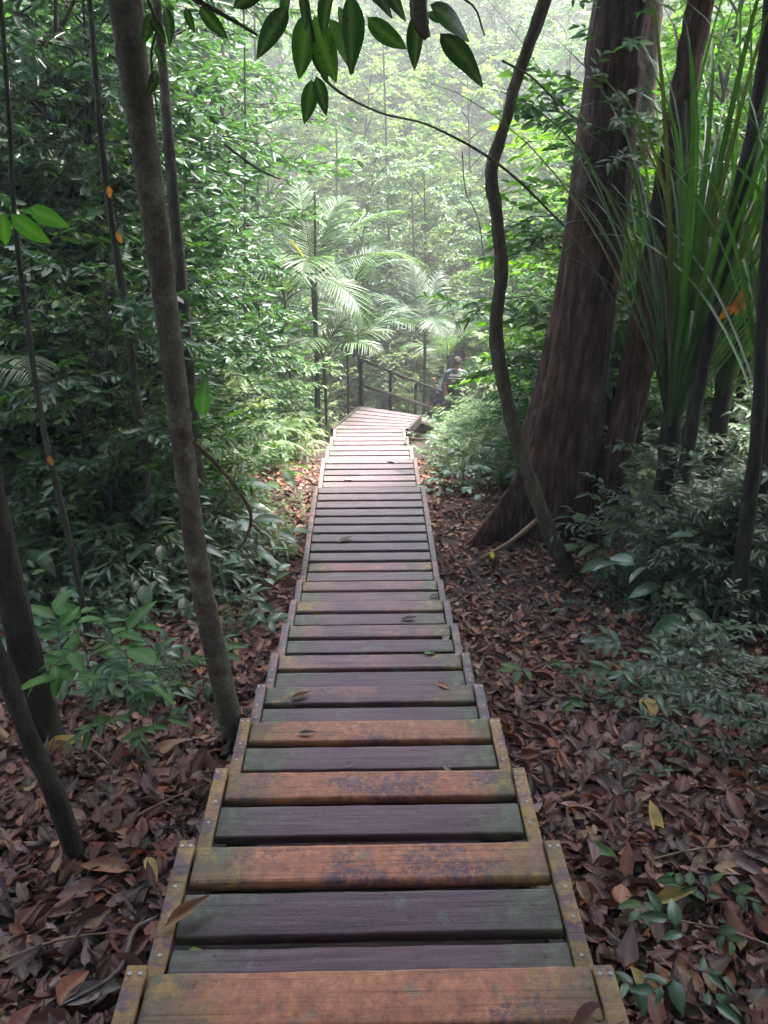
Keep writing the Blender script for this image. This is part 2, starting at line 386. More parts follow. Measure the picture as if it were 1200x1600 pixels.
class Leaves:
    def __init__(s, tm): s.T = tm if isinstance(tm, list) else [tm]; s.D = [[] for _ in s.T]
    def add(s, pos, d, nrm, size, rnd, k=None):
        k = random.randrange(len(s.T)) if k is None else k
        s.D[k].append((*pos, *d, *nrm, size, rnd))
    def addn(s, pos, d, nrm, size, rnd):
        A = np.concatenate([pos, d, nrm, size[:, None], rnd[:, None]], 1)
        idx = np.random.randint(0, len(s.T), len(A))
        for k in range(len(s.T)): s.D[k] += [tuple(r) for r in A[idx == k]]
    def mesh(s, name):
        VV, LL, TT, RR, BB = [], [], [], [], []
        base = 0
        for (tv, tf, tr), dd in zip(s.T, s.D):
            if not dd: continue
            A = np.array(dd, float); n = len(A)
            d = A[:, 3:6]; d /= np.linalg.norm(d, axis=1, keepdims=True) + 1e-9
            nr = A[:, 6:9]; nr = nr - d * (nr * d).sum(1, keepdims=True); nr /= np.linalg.norm(nr, axis=1, keepdims=True) + 1e-9
            x = np.cross(d, nr)
            sz = A[:, 9][:, None, None]
            W = (tv[None, :, 0:1] * x[:, None, :] + tv[None, :, 1:2] * d[:, None, :] + tv[None, :, 2:3] * nr[:, None, :]) * sz + A[:, None, 0:3]
            VV.append(W.reshape(-1, 3))
            RR.append(np.repeat(A[:, 10], len(tv))); BB.append(np.tile(tr, n))
            fl = np.array([v for f in tf for v in f]); ft = np.array([len(f) for f in tf])
            LL.append((fl[None, :] + (np.arange(n) * len(tv))[:, None] + base).ravel()); TT.append(np.tile(ft, n))
            base += n * len(tv)
        V = np.concatenate(VV); Lp = np.concatenate(LL); T = np.concatenate(TT)
        st = np.concatenate(([0], np.cumsum(T)[:-1]))
        return np_mesh(name, V, Lp, st, T, {'rnd': np.concatenate(RR), 'rib': np.concatenate(BB)})

rng = random.Random(7); random.seed(3); np.random.seed(5)
def rv(a, b): return rng.uniform(a, b)
def unit(v): v = np.array(v, float); return v / (np.linalg.norm(v) + 1e-9)

# ================================================================ SETTING: ground
def make_ground():
    def axis(lo, hi, fine_lo, fine_hi, fs, cs):
        a = list(np.arange(fine_lo, fine_hi, fs)); x = fine_lo; s = fs
        while x > lo: s *= 1.22; x -= min(s, cs); a.insert(0, x)
        x = fine_hi; s = fs
        while x < hi: s *= 1.22; a.append(x); x += min(s, cs)
        return np.array(a)
    xs = axis(-250, 250, -5, 6, .09, 12); ys = axis(-60, 300, -.5, 13, .09, 12)
    X, Y = np.meshgrid(xs, ys)
    Z = gz(X, Y)
    # small relief
    Z += np.where((np.abs(X) < 8) & (Y < 18), .015 * nz(X, Y, 11, .7) + .01 * nz(X, Y, 23, 2.), 0)
    V = np.stack([X, Y, Z], -1).reshape(-1, 3)
    nx, ny = len(xs), len(ys)
    i, j = np.meshgrid(np.arange(nx - 1), np.arange(ny - 1)); a = (j * nx + i).ravel()
    Lp = np.stack([a, a + 1, a + nx + 1, a + nx], 1).ravel(); n = len(a)
    me = np_mesh('ground', V, Lp, np.arange(n) * 4, np.full(n, 4))
    tag(link('ground', me, M['soil']), kind='structure', label='sloping forest floor of dark soil')
make_ground()

# ================================================================ BOARDWALK
import bmesh
def rbox(name, sx, sy, sz, r=.006, seg=2, wob=0):
    """box centred in x,y with its top at z=0, rounded edges; length split for a worn edge"""
    bm = bmesh.new(); bmesh.ops.create_cube(bm, size=1)
    for v in bm.verts: v.co = Vector((v.co.x * sx, v.co.y * sy, (v.co.z - .5) * sz))
    if wob:
        es = [e for e in bm.edges if abs(e.verts[0].co.x - e.verts[1].co.x) > sx * .9]
        bmesh.ops.subdivide_edges(bm, edges=es, cuts=24, use_grid_fill=True)
    es = [e for e in bm.edges if len(e.link_faces) == 2 and e.calc_face_angle(0) > .5]
    bmesh.ops.bevel(bm, geom=es, offset=r, segments=seg, affect='EDGES', profile=.6)
    if wob:
        ph = rng.random() * 9
        for v in bm.verts:
            e = wob * (math.sin(v.co.x * 23 + ph) + .6 * math.sin(v.co.x * 57 + ph * 2) + rv(-.5, .5))
            if abs(v.co.y) > sy * .4: v.co.y += e * (1 if v.co.y > 0 else -1)
            if v.co.z > -sz * .4: v.co.z += e * .4 - .0006 * math.cos(v.co.y / sy * 6)
    me = bpy.data.meshes.new(name); bm.to_mesh(me); bm.free()
    for p in me.polygons: p.use_smooth = True
    return me
W_IN, STRIP = 1.0, .048
walk = empty('boardwalk_stairs', (path_x(1.1), 1.14, 0))
tag(walk, 'long flight of weathered violet brown board steps with orange film descending into the forest', 'stairs')
bpy.context.view_layer.update()
def child(o, parent, loc, rot=(0, 0, 0)):
    o.parent = parent
    o.location = Vector(loc) - Vector(parent.location); o.rotation_euler = rot
nose_me = [rbox('nose_board', W_IN, .129, .036, .015, 3, .0006) for _ in range(5)]
plank_me = [rbox('plank', W_IN, .129, .036, .011, 3, .0006) for _ in range(5)]
nose_far = [me.copy() for me in nose_me]
for me in nose_me: me.materials.append(M['nose'])
for me in nose_far: me.materials.append(M['nose_far'])
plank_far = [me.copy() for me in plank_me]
for me in plank_me: me.materials.append(M['board'])
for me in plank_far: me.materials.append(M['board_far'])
scr = bmesh.new(); bmesh.ops.create_cone(scr, cap_ends=True, segments=12, radius1=.0055, radius2=.0045, depth=.002)
for v in scr.verts: v.co.z += .001
rg = bmesh.ops.create_cone(scr, cap_ends=True, segments=8, radius1=.002, radius2=.002, depth=.0006)
for v in rg['verts']: v.co.z += .0022
screw_me = bpy.data.meshes.new('screw'); scr.to_mesh(screw_me); scr.free(); screw_me.materials.append(M['screw'])
TREADS = []
prevD = 0.14
for k, (D, h) in enumerate(NOSE):
    z = CZ - h; L_ = D - prevD; n = max(2, round(L_ / .162)); n = 3 if k <= 10 else n
    pitch = .158 if k <= 10 else L_ / n
    hid = 2 if k <= 10 else 0
    start = D - .004
    for j in range(n):
        yc = start - .0645 - j * pitch
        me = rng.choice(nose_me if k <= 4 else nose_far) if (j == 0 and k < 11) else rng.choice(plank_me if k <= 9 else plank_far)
        o = link('nose_board' if j == 0 else 'plank', me)
        child(o, walk, (path_x(yc) + rv(-.003, .003), yc, z + rv(-.0015, .0015)), (rv(-.006, .006), 0, R(1.1) + rv(-.002, .002)))
        if j and rng.random() < .5: o.rotation_euler.z += math.pi
    yb = D - n * pitch if k > 10 else D - .492
    for s in (-1, 1):
        ln = D - yb + .004
        sm = rbox('edge_strip', .046, ln, .040, .005, 2)
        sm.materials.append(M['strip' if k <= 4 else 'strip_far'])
        yc = (D + yb) / 2; xc = path_x(yc) + s * (W_IN / 2 + STRIP / 2 + .002)
        o = link('edge_strip', sm); child(o, walk, (xc, yc, z + .006), (0, 0, R(1.1)))
        if k <= 6:
            ys_ = [ln / 2 - .022] * 2 + [ln / 2 - .022 - t * (ln - .05) for t in (.30, .5, .74, .96)]
            for q, yy in enumerate(ys_):
                xx = (-.012 if q == 0 else .012) if q < 2 else rv(-.006, .006)
                sc_ = link('screw', screw_me); sc_.parent = o; sc_.location = (xx, yy, .0002)
                sc_.rotation_euler.z = rv(0, 3)
    # riser beam under the nosing and two short bearers along the tread
    bl = rbox('bearer', W_IN + .06, .04, .10, .004, 1); bl.materials.append(M['beam'])
    o = link('bearer', bl); child(o, walk, (path_x(D), D - .028, z - .040), (0, 0, R(1.1)))
    TREADS.append((D, z, yb)); prevD = D
# stringers follow the nosings on both sides
for s in (-1, 1):
    pts = [(path_x(D) + s * (W_IN / 2 + .018), D - .02, CZ - h - .275) for D, h in NOSE]
    bm = bmesh.new(); rows = []
    for (x, y, z) in [(path_x(.14) + s * (W_IN / 2 + .018), .14, CZ - 1.54 - .26)] + pts:
        rows.append([bm.verts.new((x + dx, y, z + dz)) for dx, dz in ((-.02, 0.04), (.02, 0.04), (.02, -.13), (-.02, -.13))])
    for a, b in zip(rows[:-1], rows[1:]):
        for i in range(4): bm.faces.new((a[i], a[(i + 1) % 4], b[(i + 1) % 4], b[i]))
    bm.faces.new(rows[0]); bm.faces.new(rows[-1][::-1])
    bmesh.ops.recalc_face_normals(bm, faces=bm.faces)
    me = bpy.data.meshes.new('stringer'); bm.to_mesh(me); bm.free()
    o = link('stringer', me, M['beam']); o.parent = walk; o.location = -Vector(walk.location)
for k in (1, 3, 5, 7, 9, 11, 12, 14):
    D, h = NOSE[k]
    for s in (-1, 1):
        x = path_x(D) + s * (W_IN / 2 - .06); g = float(gz(x, D)) - .25; zt = CZ - h - .15
        me = rbox('footing_post', .09, .09, max(.1, zt - g), .006, 1); me.materials.append(M['beam'])
        o = link('footing_post', me); child(o, walk, (x, D - .1, zt))

# --- turning landing: fan of boards, then the lower flight to the right
A = Vector((-.77, 11.32)); B = Vector((.33, 11.32)); Cc = Vector((-.36, 12.42)); Dd = Vector((.56, 11.98))
ZL = CZ - 4.10
def quad_board(name, p, q, r, s, z, th, mat, parent):
    bm = bmesh.new()
    t = [bm.verts.new((v.x, v.y, z)) for v in (p, q, r, s)]; b = [bm.verts.new((v.x, v.y, z - th)) for v in (p, q, r, s)]
    bm.faces.new(t); bm.faces.new(b[::-1])
    for i in range(4): bm.faces.new((t[i], b[i], b[(i + 1) % 4], t[(i + 1) % 4]))
    bmesh.ops.recalc_face_normals(bm, faces=bm.faces)
    bmesh.ops.bevel(bm, geom=list(bm.edges), offset=.006, segments=2, affect='EDGES')
    c = (Vector((p.x + q.x + r.x + s.x, p.y + q.y + r.y + s.y, 4 * z)) / 4)
    for v in bm.verts: v.co -= c
    me = bpy.data.meshes.new(name); bm.to_mesh(me); bm.free(); me.materials.append(mat)
    o = link(name, me); child(o, parent, c); return o
nb = 6
for i in range(nb):
    t0, t1 = i / nb + .012, (i + 1) / nb - .012
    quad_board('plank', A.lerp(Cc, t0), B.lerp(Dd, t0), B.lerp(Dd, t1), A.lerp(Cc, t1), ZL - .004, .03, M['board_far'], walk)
for (p, q) in ((A, Cc), (B, Dd)):
    dr = (q - p).normalized(); nn = Vector((-dr.y, dr.x)) * (.024)
    off = nn * (1.2 if p is A else -1.2)
    quad_board('edge_strip', p + off - nn, p + off + nn, q + off + nn, q + off - nn, ZL + .004, .14, M['beam'], walk)
dirv = Vector((.41, .912)).normalized(); side = Vector((dirv.y, -dirv.x))
lower = empty('lower_stairs', (Cc.x, Cc.y, ZL)); tag(lower, 'lower flight of dark board steps turning right below the bright landing', 'stairs')
bpy.context.view_layer.update()
st_me = rbox('plank', 1.04, .29, .035, .006, 2); st_me.materials.append(M['board'])
for i in range(11):
    c = Cc + dirv * (.17 + .345 * i) + side * .55; z = ZL - .15 * (i + 1)
    o = link('tread', st_me); child(o, lower, (c.x, c.y, z), (0, 0, math.atan2(side.y, side.x)))
for s in (0, 1.1):
    a = Cc + side * s; b = a + dirv * 3.9
    quad = Tubes(); quad.add([(a.x, a.y, ZL - .16), (b.x, b.y, ZL - 1.86)], .07, 4)
    me = quad.mesh('stringer'); o = link('stringer', me, M['beam']); o.parent = lower; o.location = -Vector(lower.location)
cpl = Vector((1.35, 16.75))
for i in range(8):
    me = rbox('plank', 1.9, .15, .035, .006, 2); me.materials.append(M['board'])
    o = link('plank', me); child(o, lower, (cpl.x, 16.3 + i * .165, CZ - 6.15))

# handrail
hr = empty('handrail', (Cc.x, Cc.y, ZL)); tag(hr, 'dark timber handrail with two rails following the lower steps down', 'handrail')
bpy.context.view_layer.update()
PT = [P(564.5, 563, 12.47), P(610.5, 582, 13.5), P(650, 598, 14.6), P(690, 613, 15.7)]
for i, p in enumerate(PT):
    hgt = .80 + (.35 if i else .1)
    me = rbox('post', .05, .05, hgt, .004, 1); me.materials.append(M['rail'])
    o = link('post', me); child(o, hr, (p.x, p.y, p.z), (0, 0, R(-24)))
def rail(name, a, b, wz, wy, mat, parent):
    d = b - a; me = rbox(name, d.length, wy, wz, .004, 1); me.materials.append(mat)
    o = link(name, me); child(o, parent, (a + b) / 2 + Vector((0, 0, wz / 2)))
    o.rotation_mode = 'QUATERNION'; o.rotation_quaternion = Matrix(((d.normalized()), Vector((-d.y, d.x, 0)).normalized(), d.normalized().cross(Vector((-d.y, d.x, 0)).normalized()))).transposed().to_quaternion()
e0 = PT[0] + (PT[0] - PT[1]) * .05; e1 = PT[3] + (PT[3] - PT[2]) * .2
rail('top_rail', e0 + Vector((0, 0, .01)), e1 + Vector((0, 0, .01)), .035, .075, M['rail'], hr)
rail('middle_rail', e0 - Vector((-.05, 0, .42)), e1 - Vector((-.05, 0, .42)), .06, .03, M['rail'], hr)

# ================================================================ LEAF LITTER
T_LIT = [tmpl_detail(.56, 4, .06, .10, .1, .06), tmpl_detail(.22, 4, .5, .5, .9, .02), tmpl_detail(.46, 3, -.05, -.05, .1, .09), tmpl_detail(.40, 4, .10, .18, .25, .03), tmpl_detail(.34, 4, -.12, -.2, -.3, .04), tmpl_detail(.50, 4, .18, .05, .5, .03), tmpl_detail(.30, 4, .3, .35, .6, .02)]
def in_walk(x, y):
    return (np.abs(x - path_x(y)) < .60) & (y < 12.6)
def litter():
    Lf = Leaves(T_LIT)
    def scatter(n, ylo, yhi, xlo, xhi, smin, smax, power=1.0):
        y = ylo + (yhi - ylo) * np.random.rand(n) ** power
        x = np.random.uniform(xlo, xhi, n)
        half = (y * .9 + 2.2) * .62 + .8
        keep = (~in_walk(x, y)) & (np.abs(x) < half)
        x, y = x[keep], y[keep]; n = len(x)
        z = gz(x, y) + np.random.rand(n) ** 2 * .032 + .004
        a = np.random.uniform(0, 2 * np.pi, n); tilt = np.random.normal(0, .17, n)
        d = np.stack([np.cos(a), np.sin(a), tilt], 1)
        nr = np.stack([np.random.normal(0, .32, n), np.random.normal(0, .32, n), np.ones(n)], 1)
        sz = np.random.uniform(smin, smax, n) * np.random.uniform(.7, 1.1, n)
        Lf.addn(np.stack([x, y, z], 1), d, nr, sz, np.random.rand(n))
    scatter(42000, .2, 4.5, -3.2, 3.6, .035, .11, 1.0)
    scatter(30000, 4.0, 10, -5, 6.5, .05, .12, 1.0)
    scatter(6000, .2, 5, -3, 4.0, .10, .15, 1.0)
    scatter(26000, .2, 5, -3.2, 3.6, .012, .035, 1.0)
    o = link('fallen_leaves', Lf.mesh('fallen_leaves'), M['litter'])
    tag(o, 'thick carpet of brown and purplish dead leaves beside the steps', kind='stuff')
litter()

# separate leaves lying on boards and litter
FL = [tmpl_detail(.36, 8, .12, .12, .2, .02, .16), tmpl_detail(.30, 8, .15, -.1, .5, .015, .2), tmpl_detail(.5, 8, .1, .1, .2, .03, .14)]
def walk_z(y):
    for D, z, yb in TREADS:
        if y <= D: return z
    return TREADS[-1][1]
def on_walk(px, py):
    for D in np.arange(.8, 12, .01):
        p = P(px, py, D)
        if p.z <= walk_z(p.y): return p
    return p
def fallen(px, py, size, ang, mat, label, k=0, walk_=True, lift=.006):
    p = on_walk(px, py) if walk_ else G(px, py)
    Lf = Leaves([FL[k]]); Lf.add((-math.cos(ang) * size / 2, -math.sin(ang) * size / 2, 0), (math.cos(ang), math.sin(ang), .03), (rv(-.15, .15), rv(-.15, .15), 1), size, rv(0, 1), 0)
    o = link('fallen_leaf', Lf.mesh('fallen_leaf'), M[mat], loc=(p.x, p.y, p.z + lift + (0 if walk_ else .045)))
    tag(o, label, 'leaf')
fallen(296, 1434, .125, R(38), 'fallen_brown', 'long rusty brown leaf lying across the left end of the second tread', 1, lift=.02)
fallen(305, 1487, .035, R(10), 'fallen_green', 'small round yellow green leaf on the left end of a lower dark board', 2)
fallen(548, 1197, .06, R(10), 'fallen_grey', 'small pale grey leaf near the middle of the sixth dark board', 2)
fallen(480, 1148, .07, R(4), 'fallen_grey', 'narrow pale leaf on the nose board above the left of centre', 1)
fallen(700, 1205, .05, R(-50), 'fallen_grey', 'small cream leaf at the right end of a dark board', 0)
fallen(715, 1068, .11, R(70), 'fallen_grey', 'curled bluish grey leaf near the right strip of a middle tread', 0)
fallen(690, 1072, .09, R(140), 'fallen_brown', 'brown leaf beside the curled bluish grey leaf', 0)
fallen(672, 1022, .07, R(0), 'fallen_green', 'bright green leaf at a nosing right of centre', 2)
fallen(697, 998, .08, R(60), 'fallen_grey', 'pale square looking leaf by the right edge strip', 2)
fallen(640, 969, .11, R(12), 'fallen_grey', 'long pale twiggy leaf on the board right of centre', 1)
fallen(680, 933, .09, R(20), 'fallen_grey', 'whitish leaf at the right edge high on the flight', 1)
fallen(540, 845, .16, R(35), 'fallen_grey', 'white slender leaf on the level boards left of centre', 1)
fallen(545, 750, .10, R(0), 'fallen_grey', 'small white leaf on the far level boards', 0)
fallen(612, 722, .12, R(-20), 'fallen_grey', 'white leaf on the bright far boards right of centre', 0)
fallen(470, 1090, .10, R(25), 'fallen_brown', 'brown twiggy leaf on a dark board left of centre', 1)
fallen(940, 1600, .15, R(25), 'litter', 'large dark purple brown leaf on the nearest right corner', 2, lift=.012)
fallen(1018, 1300, .17, R(85), 'fallen_yellow', 'large mustard yellow leaf upright in the litter right of the steps', 1, False)
fallen(1005, 1560, .13, R(110), 'fallen_yellow', 'ochre leaf with holes by the bottom right corner of the steps', 0, False)
fallen(935, 1345, .14, R(130), 'fallen_green', 'bluish green fallen leaf in dark litter right of the steps', 0, False)
fallen(1050, 1420, .15, R(15), 'fallen_yellow', 'tan yellow leaf lying flat right of the green fallen leaf', 1, False)
fallen(1055, 1530, .17, R(120), 'fallen_brown', 'long reddish brown leaf above the bottom right seedling', 0, False)
fallen(165, 1370, .17, R(170), 'fallen_brown', 'broad orange brown leaf in the litter below the thin leaning stem', 0, False)
fallen(240, 1375, .11, R(-60), 'fallen_yellow', 'small orange leaf just left of the second tread corner', 0, False)
fallen(265, 1180, .20, R(50), 'fallen_brown', 'large brown leaf in the litter left of the grey trunk base', 0, False)
fallen(105, 1175, .20, R(45), 'fallen_yellow', 'tan leaf standing by the foot of the dark left trunk', 2, False)
fallen(150, 1570, .15, R(20), 'fallen_grey', 'pale grey leaf under the twig at the bottom left', 0, False)
fallen(1010, 1115, .20, R(75), 'fallen_yellow', 'dull olive yellow leaf in the shade of the right shrubs', 2, False)
# ================================================================ PLANT BUILDERS
T_BG = [tmpl_simple(.40, .10, .12), tmpl_simple(.30, .14, .2), tmpl_simple(.52, .08, .1)]
T_NEAR = [tmpl_detail(.36, 5, .12, .25), tmpl_detail(.30, 5, .15, .4), tmpl_detail(.42, 5, .10, .12)]
T_BROAD = [tmpl_detail(.48, 6, .10, .3, 0, .012), tmpl_detail(.42, 6, .14, .2, 0, .01)]
T_SLIM = [tmpl_detail(.20, 5, .15, .35), tmpl_detail(.17, 5, .12, .6)]

def grow(h, spread, nbr, twigs, lpt, ll, tm, seed, stem_r=.02, base_frac=.15, lean=0, upright=.35, droop=0.0, sides=5, jit=.25, nv=.45):
    """returns (stem mesh, leaf mesh): main stem with branches, twigs with alternate leaves"""
    r = random.Random(seed); T = Tubes(); Lf = Leaves(tm)
    def rr(a, b): return r.uniform(a, b)
    la = rr(0, 6.28)
    main = spline([(0, 0, -.1), (rr(-.05, .05) * h + lean * .3 * math.cos(la), rr(-.05, .05) * h, h * .4), (lean * math.cos(la), lean * math.sin(la), h)], 9)
    T.add(main, [stem_r * (1 - .8 * i / 8) for i in range(9)], sides)
    for b in range(nbr):
        t = base_frac + (1 - base_frac) * (b + rr(0, 1)) / nbr
        k = min(7, int(t * 8)); p0 = main[k] + (main[k + 1] - main[k]) * (t * 8 - k)
        az = b * 2.4 + rr(-.6, .6); bl = spread * (1 - .45 * abs(t - .55) / .55) * rr(.6, 1.15)
        d = unit((math.cos(az), math.sin(az), upright + rr(-.25, .35)))
        tip = p0 + d * bl + np.array((0, 0, -droop * bl))
        br = spline([p0, p0 + d * bl * .5 + np.array((0, 0, .08 * bl)), tip], 5)
        T.add(br, [stem_r * .35 * (1 - .7 * i / 4) for i in range(5)], 4)
        for tw in range(twigs):
            u = .25 + .75 * (tw + rr(0, 1)) / twigs
            kk = min(3, int(u * 4)); q0 = br[kk] + (br[kk + 1] - br[kk]) * (u * 4 - kk)
            ta = az + rr(-1.3, 1.3); tl = bl * rr(.25, .5) + ll * .8
            td = unit((math.cos(ta), math.sin(ta), rr(-.35, .55)))
            tend = q0 + td * tl + np.array((0, 0, -droop * tl * .6))
            T.add([q0, (q0 + tend) / 2 + np.array((0, 0, .05 * tl)), tend], [stem_r * .12 + .001, stem_r * .09 + .001, .0012], 3)
            sd_ = unit(np.cross(td, (0, 0, 1)))
            for j in range(lpt):
                v = (j + .5) / lpt; q = q0 + (tend - q0) * (.15 + .85 * v)
                s = 1 if j % 2 else -1
                ld = unit(td * (.55 + .5 * v) + sd_ * s * (1.0 - .5 * v) + np.array((rr(-jit, jit), rr(-jit, jit), rr(-jit, jit) - droop * .8)))
                ln = unit((rr(-nv, nv), rr(-nv, nv), 1))
                Lf.add(q, ld, ln, ll * rr(.6, 1.15), r.random())
    return T.mesh('stem'), Lf.mesh('foliage')

def plant_proto(name, stem_me, leaf_me, leafmat, stemmat='stem', part_names=('stem', 'foliage')):
    o = empty(name)
    s = link(part_names[0], stem_me, M[stemmat], o); f = link(part_names[1], leaf_me, M[leafmat], o)
    return o
def variant(o, mat):
    """same shapes, other leaf material"""
    c = copy_tree(o)
    for ch in c.children:
        if ch.name.startswith(('foliage', 'crown')): ch.data = ch.data.copy(); ch.data.materials[0] = M[mat]
    return c
HID = []   # prototypes moved to their own first place
used = {}
PH = {}
def place(protos, x, y, scale, label, cat, group, rz=None, sink=.05, z=None, zs=1.0):
    p = rng.choice(protos)
    if id(p) in PH and 5 < y < 17.5:
        hh_, sp_ = PH[id(p)]; g_ = float(gz(x, y)); Zc = (y * CT + (CZ - g_) * ST); c_ = 600 + F * x / Zc; mg = F * sp_ * scale * .8 / Zc
        lim = None
        if c_ + mg > 500 and c_ - mg < 660: lim = 655 if y > 11 or abs(c_ - 580) > 60 else 700
        if c_ + mg > 655 and c_ - mg < 738: lim = 640 if c_ < 695 else 615
        if y < 11 and lim is None and 738 <= c_ < 800: lim = 590
        if lim:
            top = P(600, lim, y).z; al = (top - g_) / hh_
            if al < scale:
                scale = al
                if scale < .22: return None
    if id(p) not in used: used[id(p)] = 1; o = p
    else: o = copy_tree(p)
    o.location = (x, y, (float(gz(x, y)) if z is None else z) - sink)
    o.rotation_euler = (rv(-.06, .06), rv(-.06, .06), rv(0, 6.28) if rz is None else rz)
    o.scale = (scale, scale, scale * zs)
    tag(o, label, cat, group)
    return o
def cleanup(protos):
    for p in protos:
        if id(p) not in used:
            for ch in list(p.children): bpy.data.objects.remove(ch)
            bpy.data.objects.remove(p)

# ================================================================ BIG TREE AND TRUNKS
def lathe_trunk(pts, radii, name, sides=28, ridge=.06, flutes=0, flute_amp=0, seed=1, n=40):
    """bark-ridged trunk; pts/radii control points; flutes: buttress lobes [(angle, reach, width)] growing near the base"""
    r = random.Random(seed); path = spline(pts, n); rad = spline([(q, 0, 0) for q in radii], n)
    V = []; Fc = []
    ph = [r.uniform(0, 6.28) for _ in range(6)]
    for i, p in enumerate(path):
        t = i / (n - 1); R0 = rad[i][0]
        for j in range(sides):
            a = 2 * math.pi * j / sides
            rr_ = R0 * (1 + ridge * (math.sin(a * 5 + ph[0] + t * 2) * .4 + math.sin(a * 9 + ph[1] - t * 3) * .35 + math.sin(a * 15 + ph[2] + t * 5) * .3 + r.uniform(-.25, .25) + .5 * math.sin(t * 14 + a * 2 + ph[3])))
            for (fa, reach, wd, hh) in flutes or ():
                da = (a - fa + math.pi) % (2 * math.pi) - math.pi
                zz = p[2] - path[0][2]
                rr_ += reach * math.exp(-(da / wd) ** 2) * max(0, 1 - zz / hh) ** 2.0
            V.append((p[0] + math.cos(a) * rr_, p[1] + math.sin(a) * rr_, p[2]))
    for i in range(n - 1):
        for j in range(sides):
            j2 = (j + 1) % sides; Fc.append((i * sides + j, i * sides + j2, (i + 1) * sides + j2, (i + 1) * sides + j))
    Fc.append(tuple((n - 1) * sides + j for j in range(sides)))
    loops = [v for f in Fc for v in f]; tot = [len(f) for f in Fc]
    return np_mesh(name, np.array(V), loops, np.concatenate(([0], np.cumsum(tot)[:-1])), tot)

def crown_mesh(rx, rz, n, ll, seed, mat):
    r = np.random.RandomState(seed)
    Lf = Leaves(T_BG)
    ncl = 46
    c = r.normal(0, 1, (ncl, 3)); c /= np.linalg.norm(c, axis=1, keepdims=True); c *= r.uniform(.3, 1, (ncl, 1)) ** .6
    c *= np.array((rx, rx, rz))
    k = r.randint(0, ncl, n)
    pos = c[k] + r.normal(0, .30 * rx / 2.5, (n, 3)) * np.array((1.3, 1.3, .7))
    d = r.normal(0, 1, (n, 3)); d[:, 2] -= .4
    nr = r.normal(0, .6, (n, 3)); nr[:, 2] += 1
    Lf.addn(pos, d, nr, r.uniform(.6, 1.2, n) * ll, r.rand(n))
    T = Tubes()
    for q in c[::2]:
        T.add(spline([(0, 0, -rz), (q[0] * .4, q[1] * .4, (q[2] - rz) * .4), tuple(q)], 5), [.09, .06, .04, .025, .012], 5)
    return Lf.mesh('crown'), T.mesh('limbs')
CROWN = [crown_mesh(2.6, 1.3, 3600, .34, s, None) for s in (1, 2)]
for c_, l_ in CROWN: c_.materials.append(M['leaf_mid']); l_.materials.append(M['bark_dark'])
def add_crown(root, loc, k=0, s=1.0, rz=0):
    o = link('crown', CROWN[k][0], None, root); l = link('limbs', CROWN[k][1], None, o)
    o.location = Vector(loc) - Vector(root.location); o.scale = (s, s, s); o.rotation_euler.z = rz
    return o

# main grey trunk left of the boards (and its slimmer twin right behind)
b = P(368, 1172, 2.74); 
g0 = float(gz(b.x, b.y))
def trunk_px(name, pix, widths_px, Ds, mat, label, cat='tree', ext=None, sides=14, ridge=.04, seed=1, n=36, crown=None, root_name='tree', part='trunk', group=None, bury=.12):
    """trunk through pixel points at given distances; real 3-D path"""
    if pix[0][1] > 750:
        kd = G(*pix[0]).y / Ds[0]; Ds = [d * kd for d in Ds]
    pts = [P(px, py, D) for (px, py), D in zip(pix, Ds)]
    rad = []
    for (px, py), D, wpx in zip(pix, Ds, widths_px):
        s = D / (CT - (py - 800) / F * ST); rad.append(wpx / F * s / 2)
    base = pts[0]; gd = base.z - float(gz(base.x, base.y))
    if gd > .12:      # carry the stem down to the soil
        dv = (pts[1] - pts[0]).normalized(); k_ = max(1, int(gd / .5)); low = []
        for i in range(k_, 0, -1):
            q = base - Vector((dv.x / max(.3, dv.z) * gd * i / k_ * .5, dv.y / max(.3, dv.z) * gd * i / k_ * .5, gd * i / k_)); low.append(q)
        pts = low + pts; rad = [rad[0] * (1.1 if q is low[0] else 1.05) for q in low] + rad; base = pts[0]
    pts = [base + Vector((0, 0, -bury))] + pts; rad = [rad[0] * 1.1] + rad
    if ext:
        dv = (pts[-1] - pts[-2]); st = max(.35, dv.length); dv.normalize()
        while pts[-1].z < ext[2]:
            dv = (dv * .85 + Vector((0, 0, 1)) * .15).normalized(); st = min(st * 1.1, .8)
            pts.append(pts[-1] + dv * st); rad.append(rad[-1] * .95)
    root = empty(root_name, base)
    T = Tubes(); rg_ = random.Random(seed)
    n = int(n * (1.5 if ext else 1)); path = spline(pts, n); rr_ = [q[0] for q in spline([(x, 0, 0) for x in rad], n)]
    path = [np.array(q) - np.array(base) for q in path]
    path = [q + np.array((rg_.uniform(-1, 1), rg_.uniform(-1, 1), 0)) * ridge * rr_[i] for i, q in enumerate(path)]
    T.add(path, [max(.002, q * (1 + rg_.uniform(-ridge, ridge))) for q in rr_], sides, ridge, rg_)
    link(part, T.mesh(part), M[mat], root)
    tag(root, label, cat, group)
    if crown: add_crown(root, (pts[-1][0], pts[-1][1], pts[-1][2] + .8), *crown)
    return root
trunk_px('t', [(370, 1165), (343, 1050), (312, 900), (286, 700), (262, 500), (236, 300), (212, 130), (196, 0)], [37, 35, 33, 34, 37, 41, 46, 52],
         [2.74, 2.74, 2.73, 2.74, 2.75, 2.73, 2.73, 2.72], 'bark_grey', 'slender smooth grey brown trunk leaning beside the left edge of the steps', ext=(-.95, 2.6, 7.5), sides=20, ridge=.02, seed=4, n=50, crown=(0, .9, 0), root_name='slim_tree')
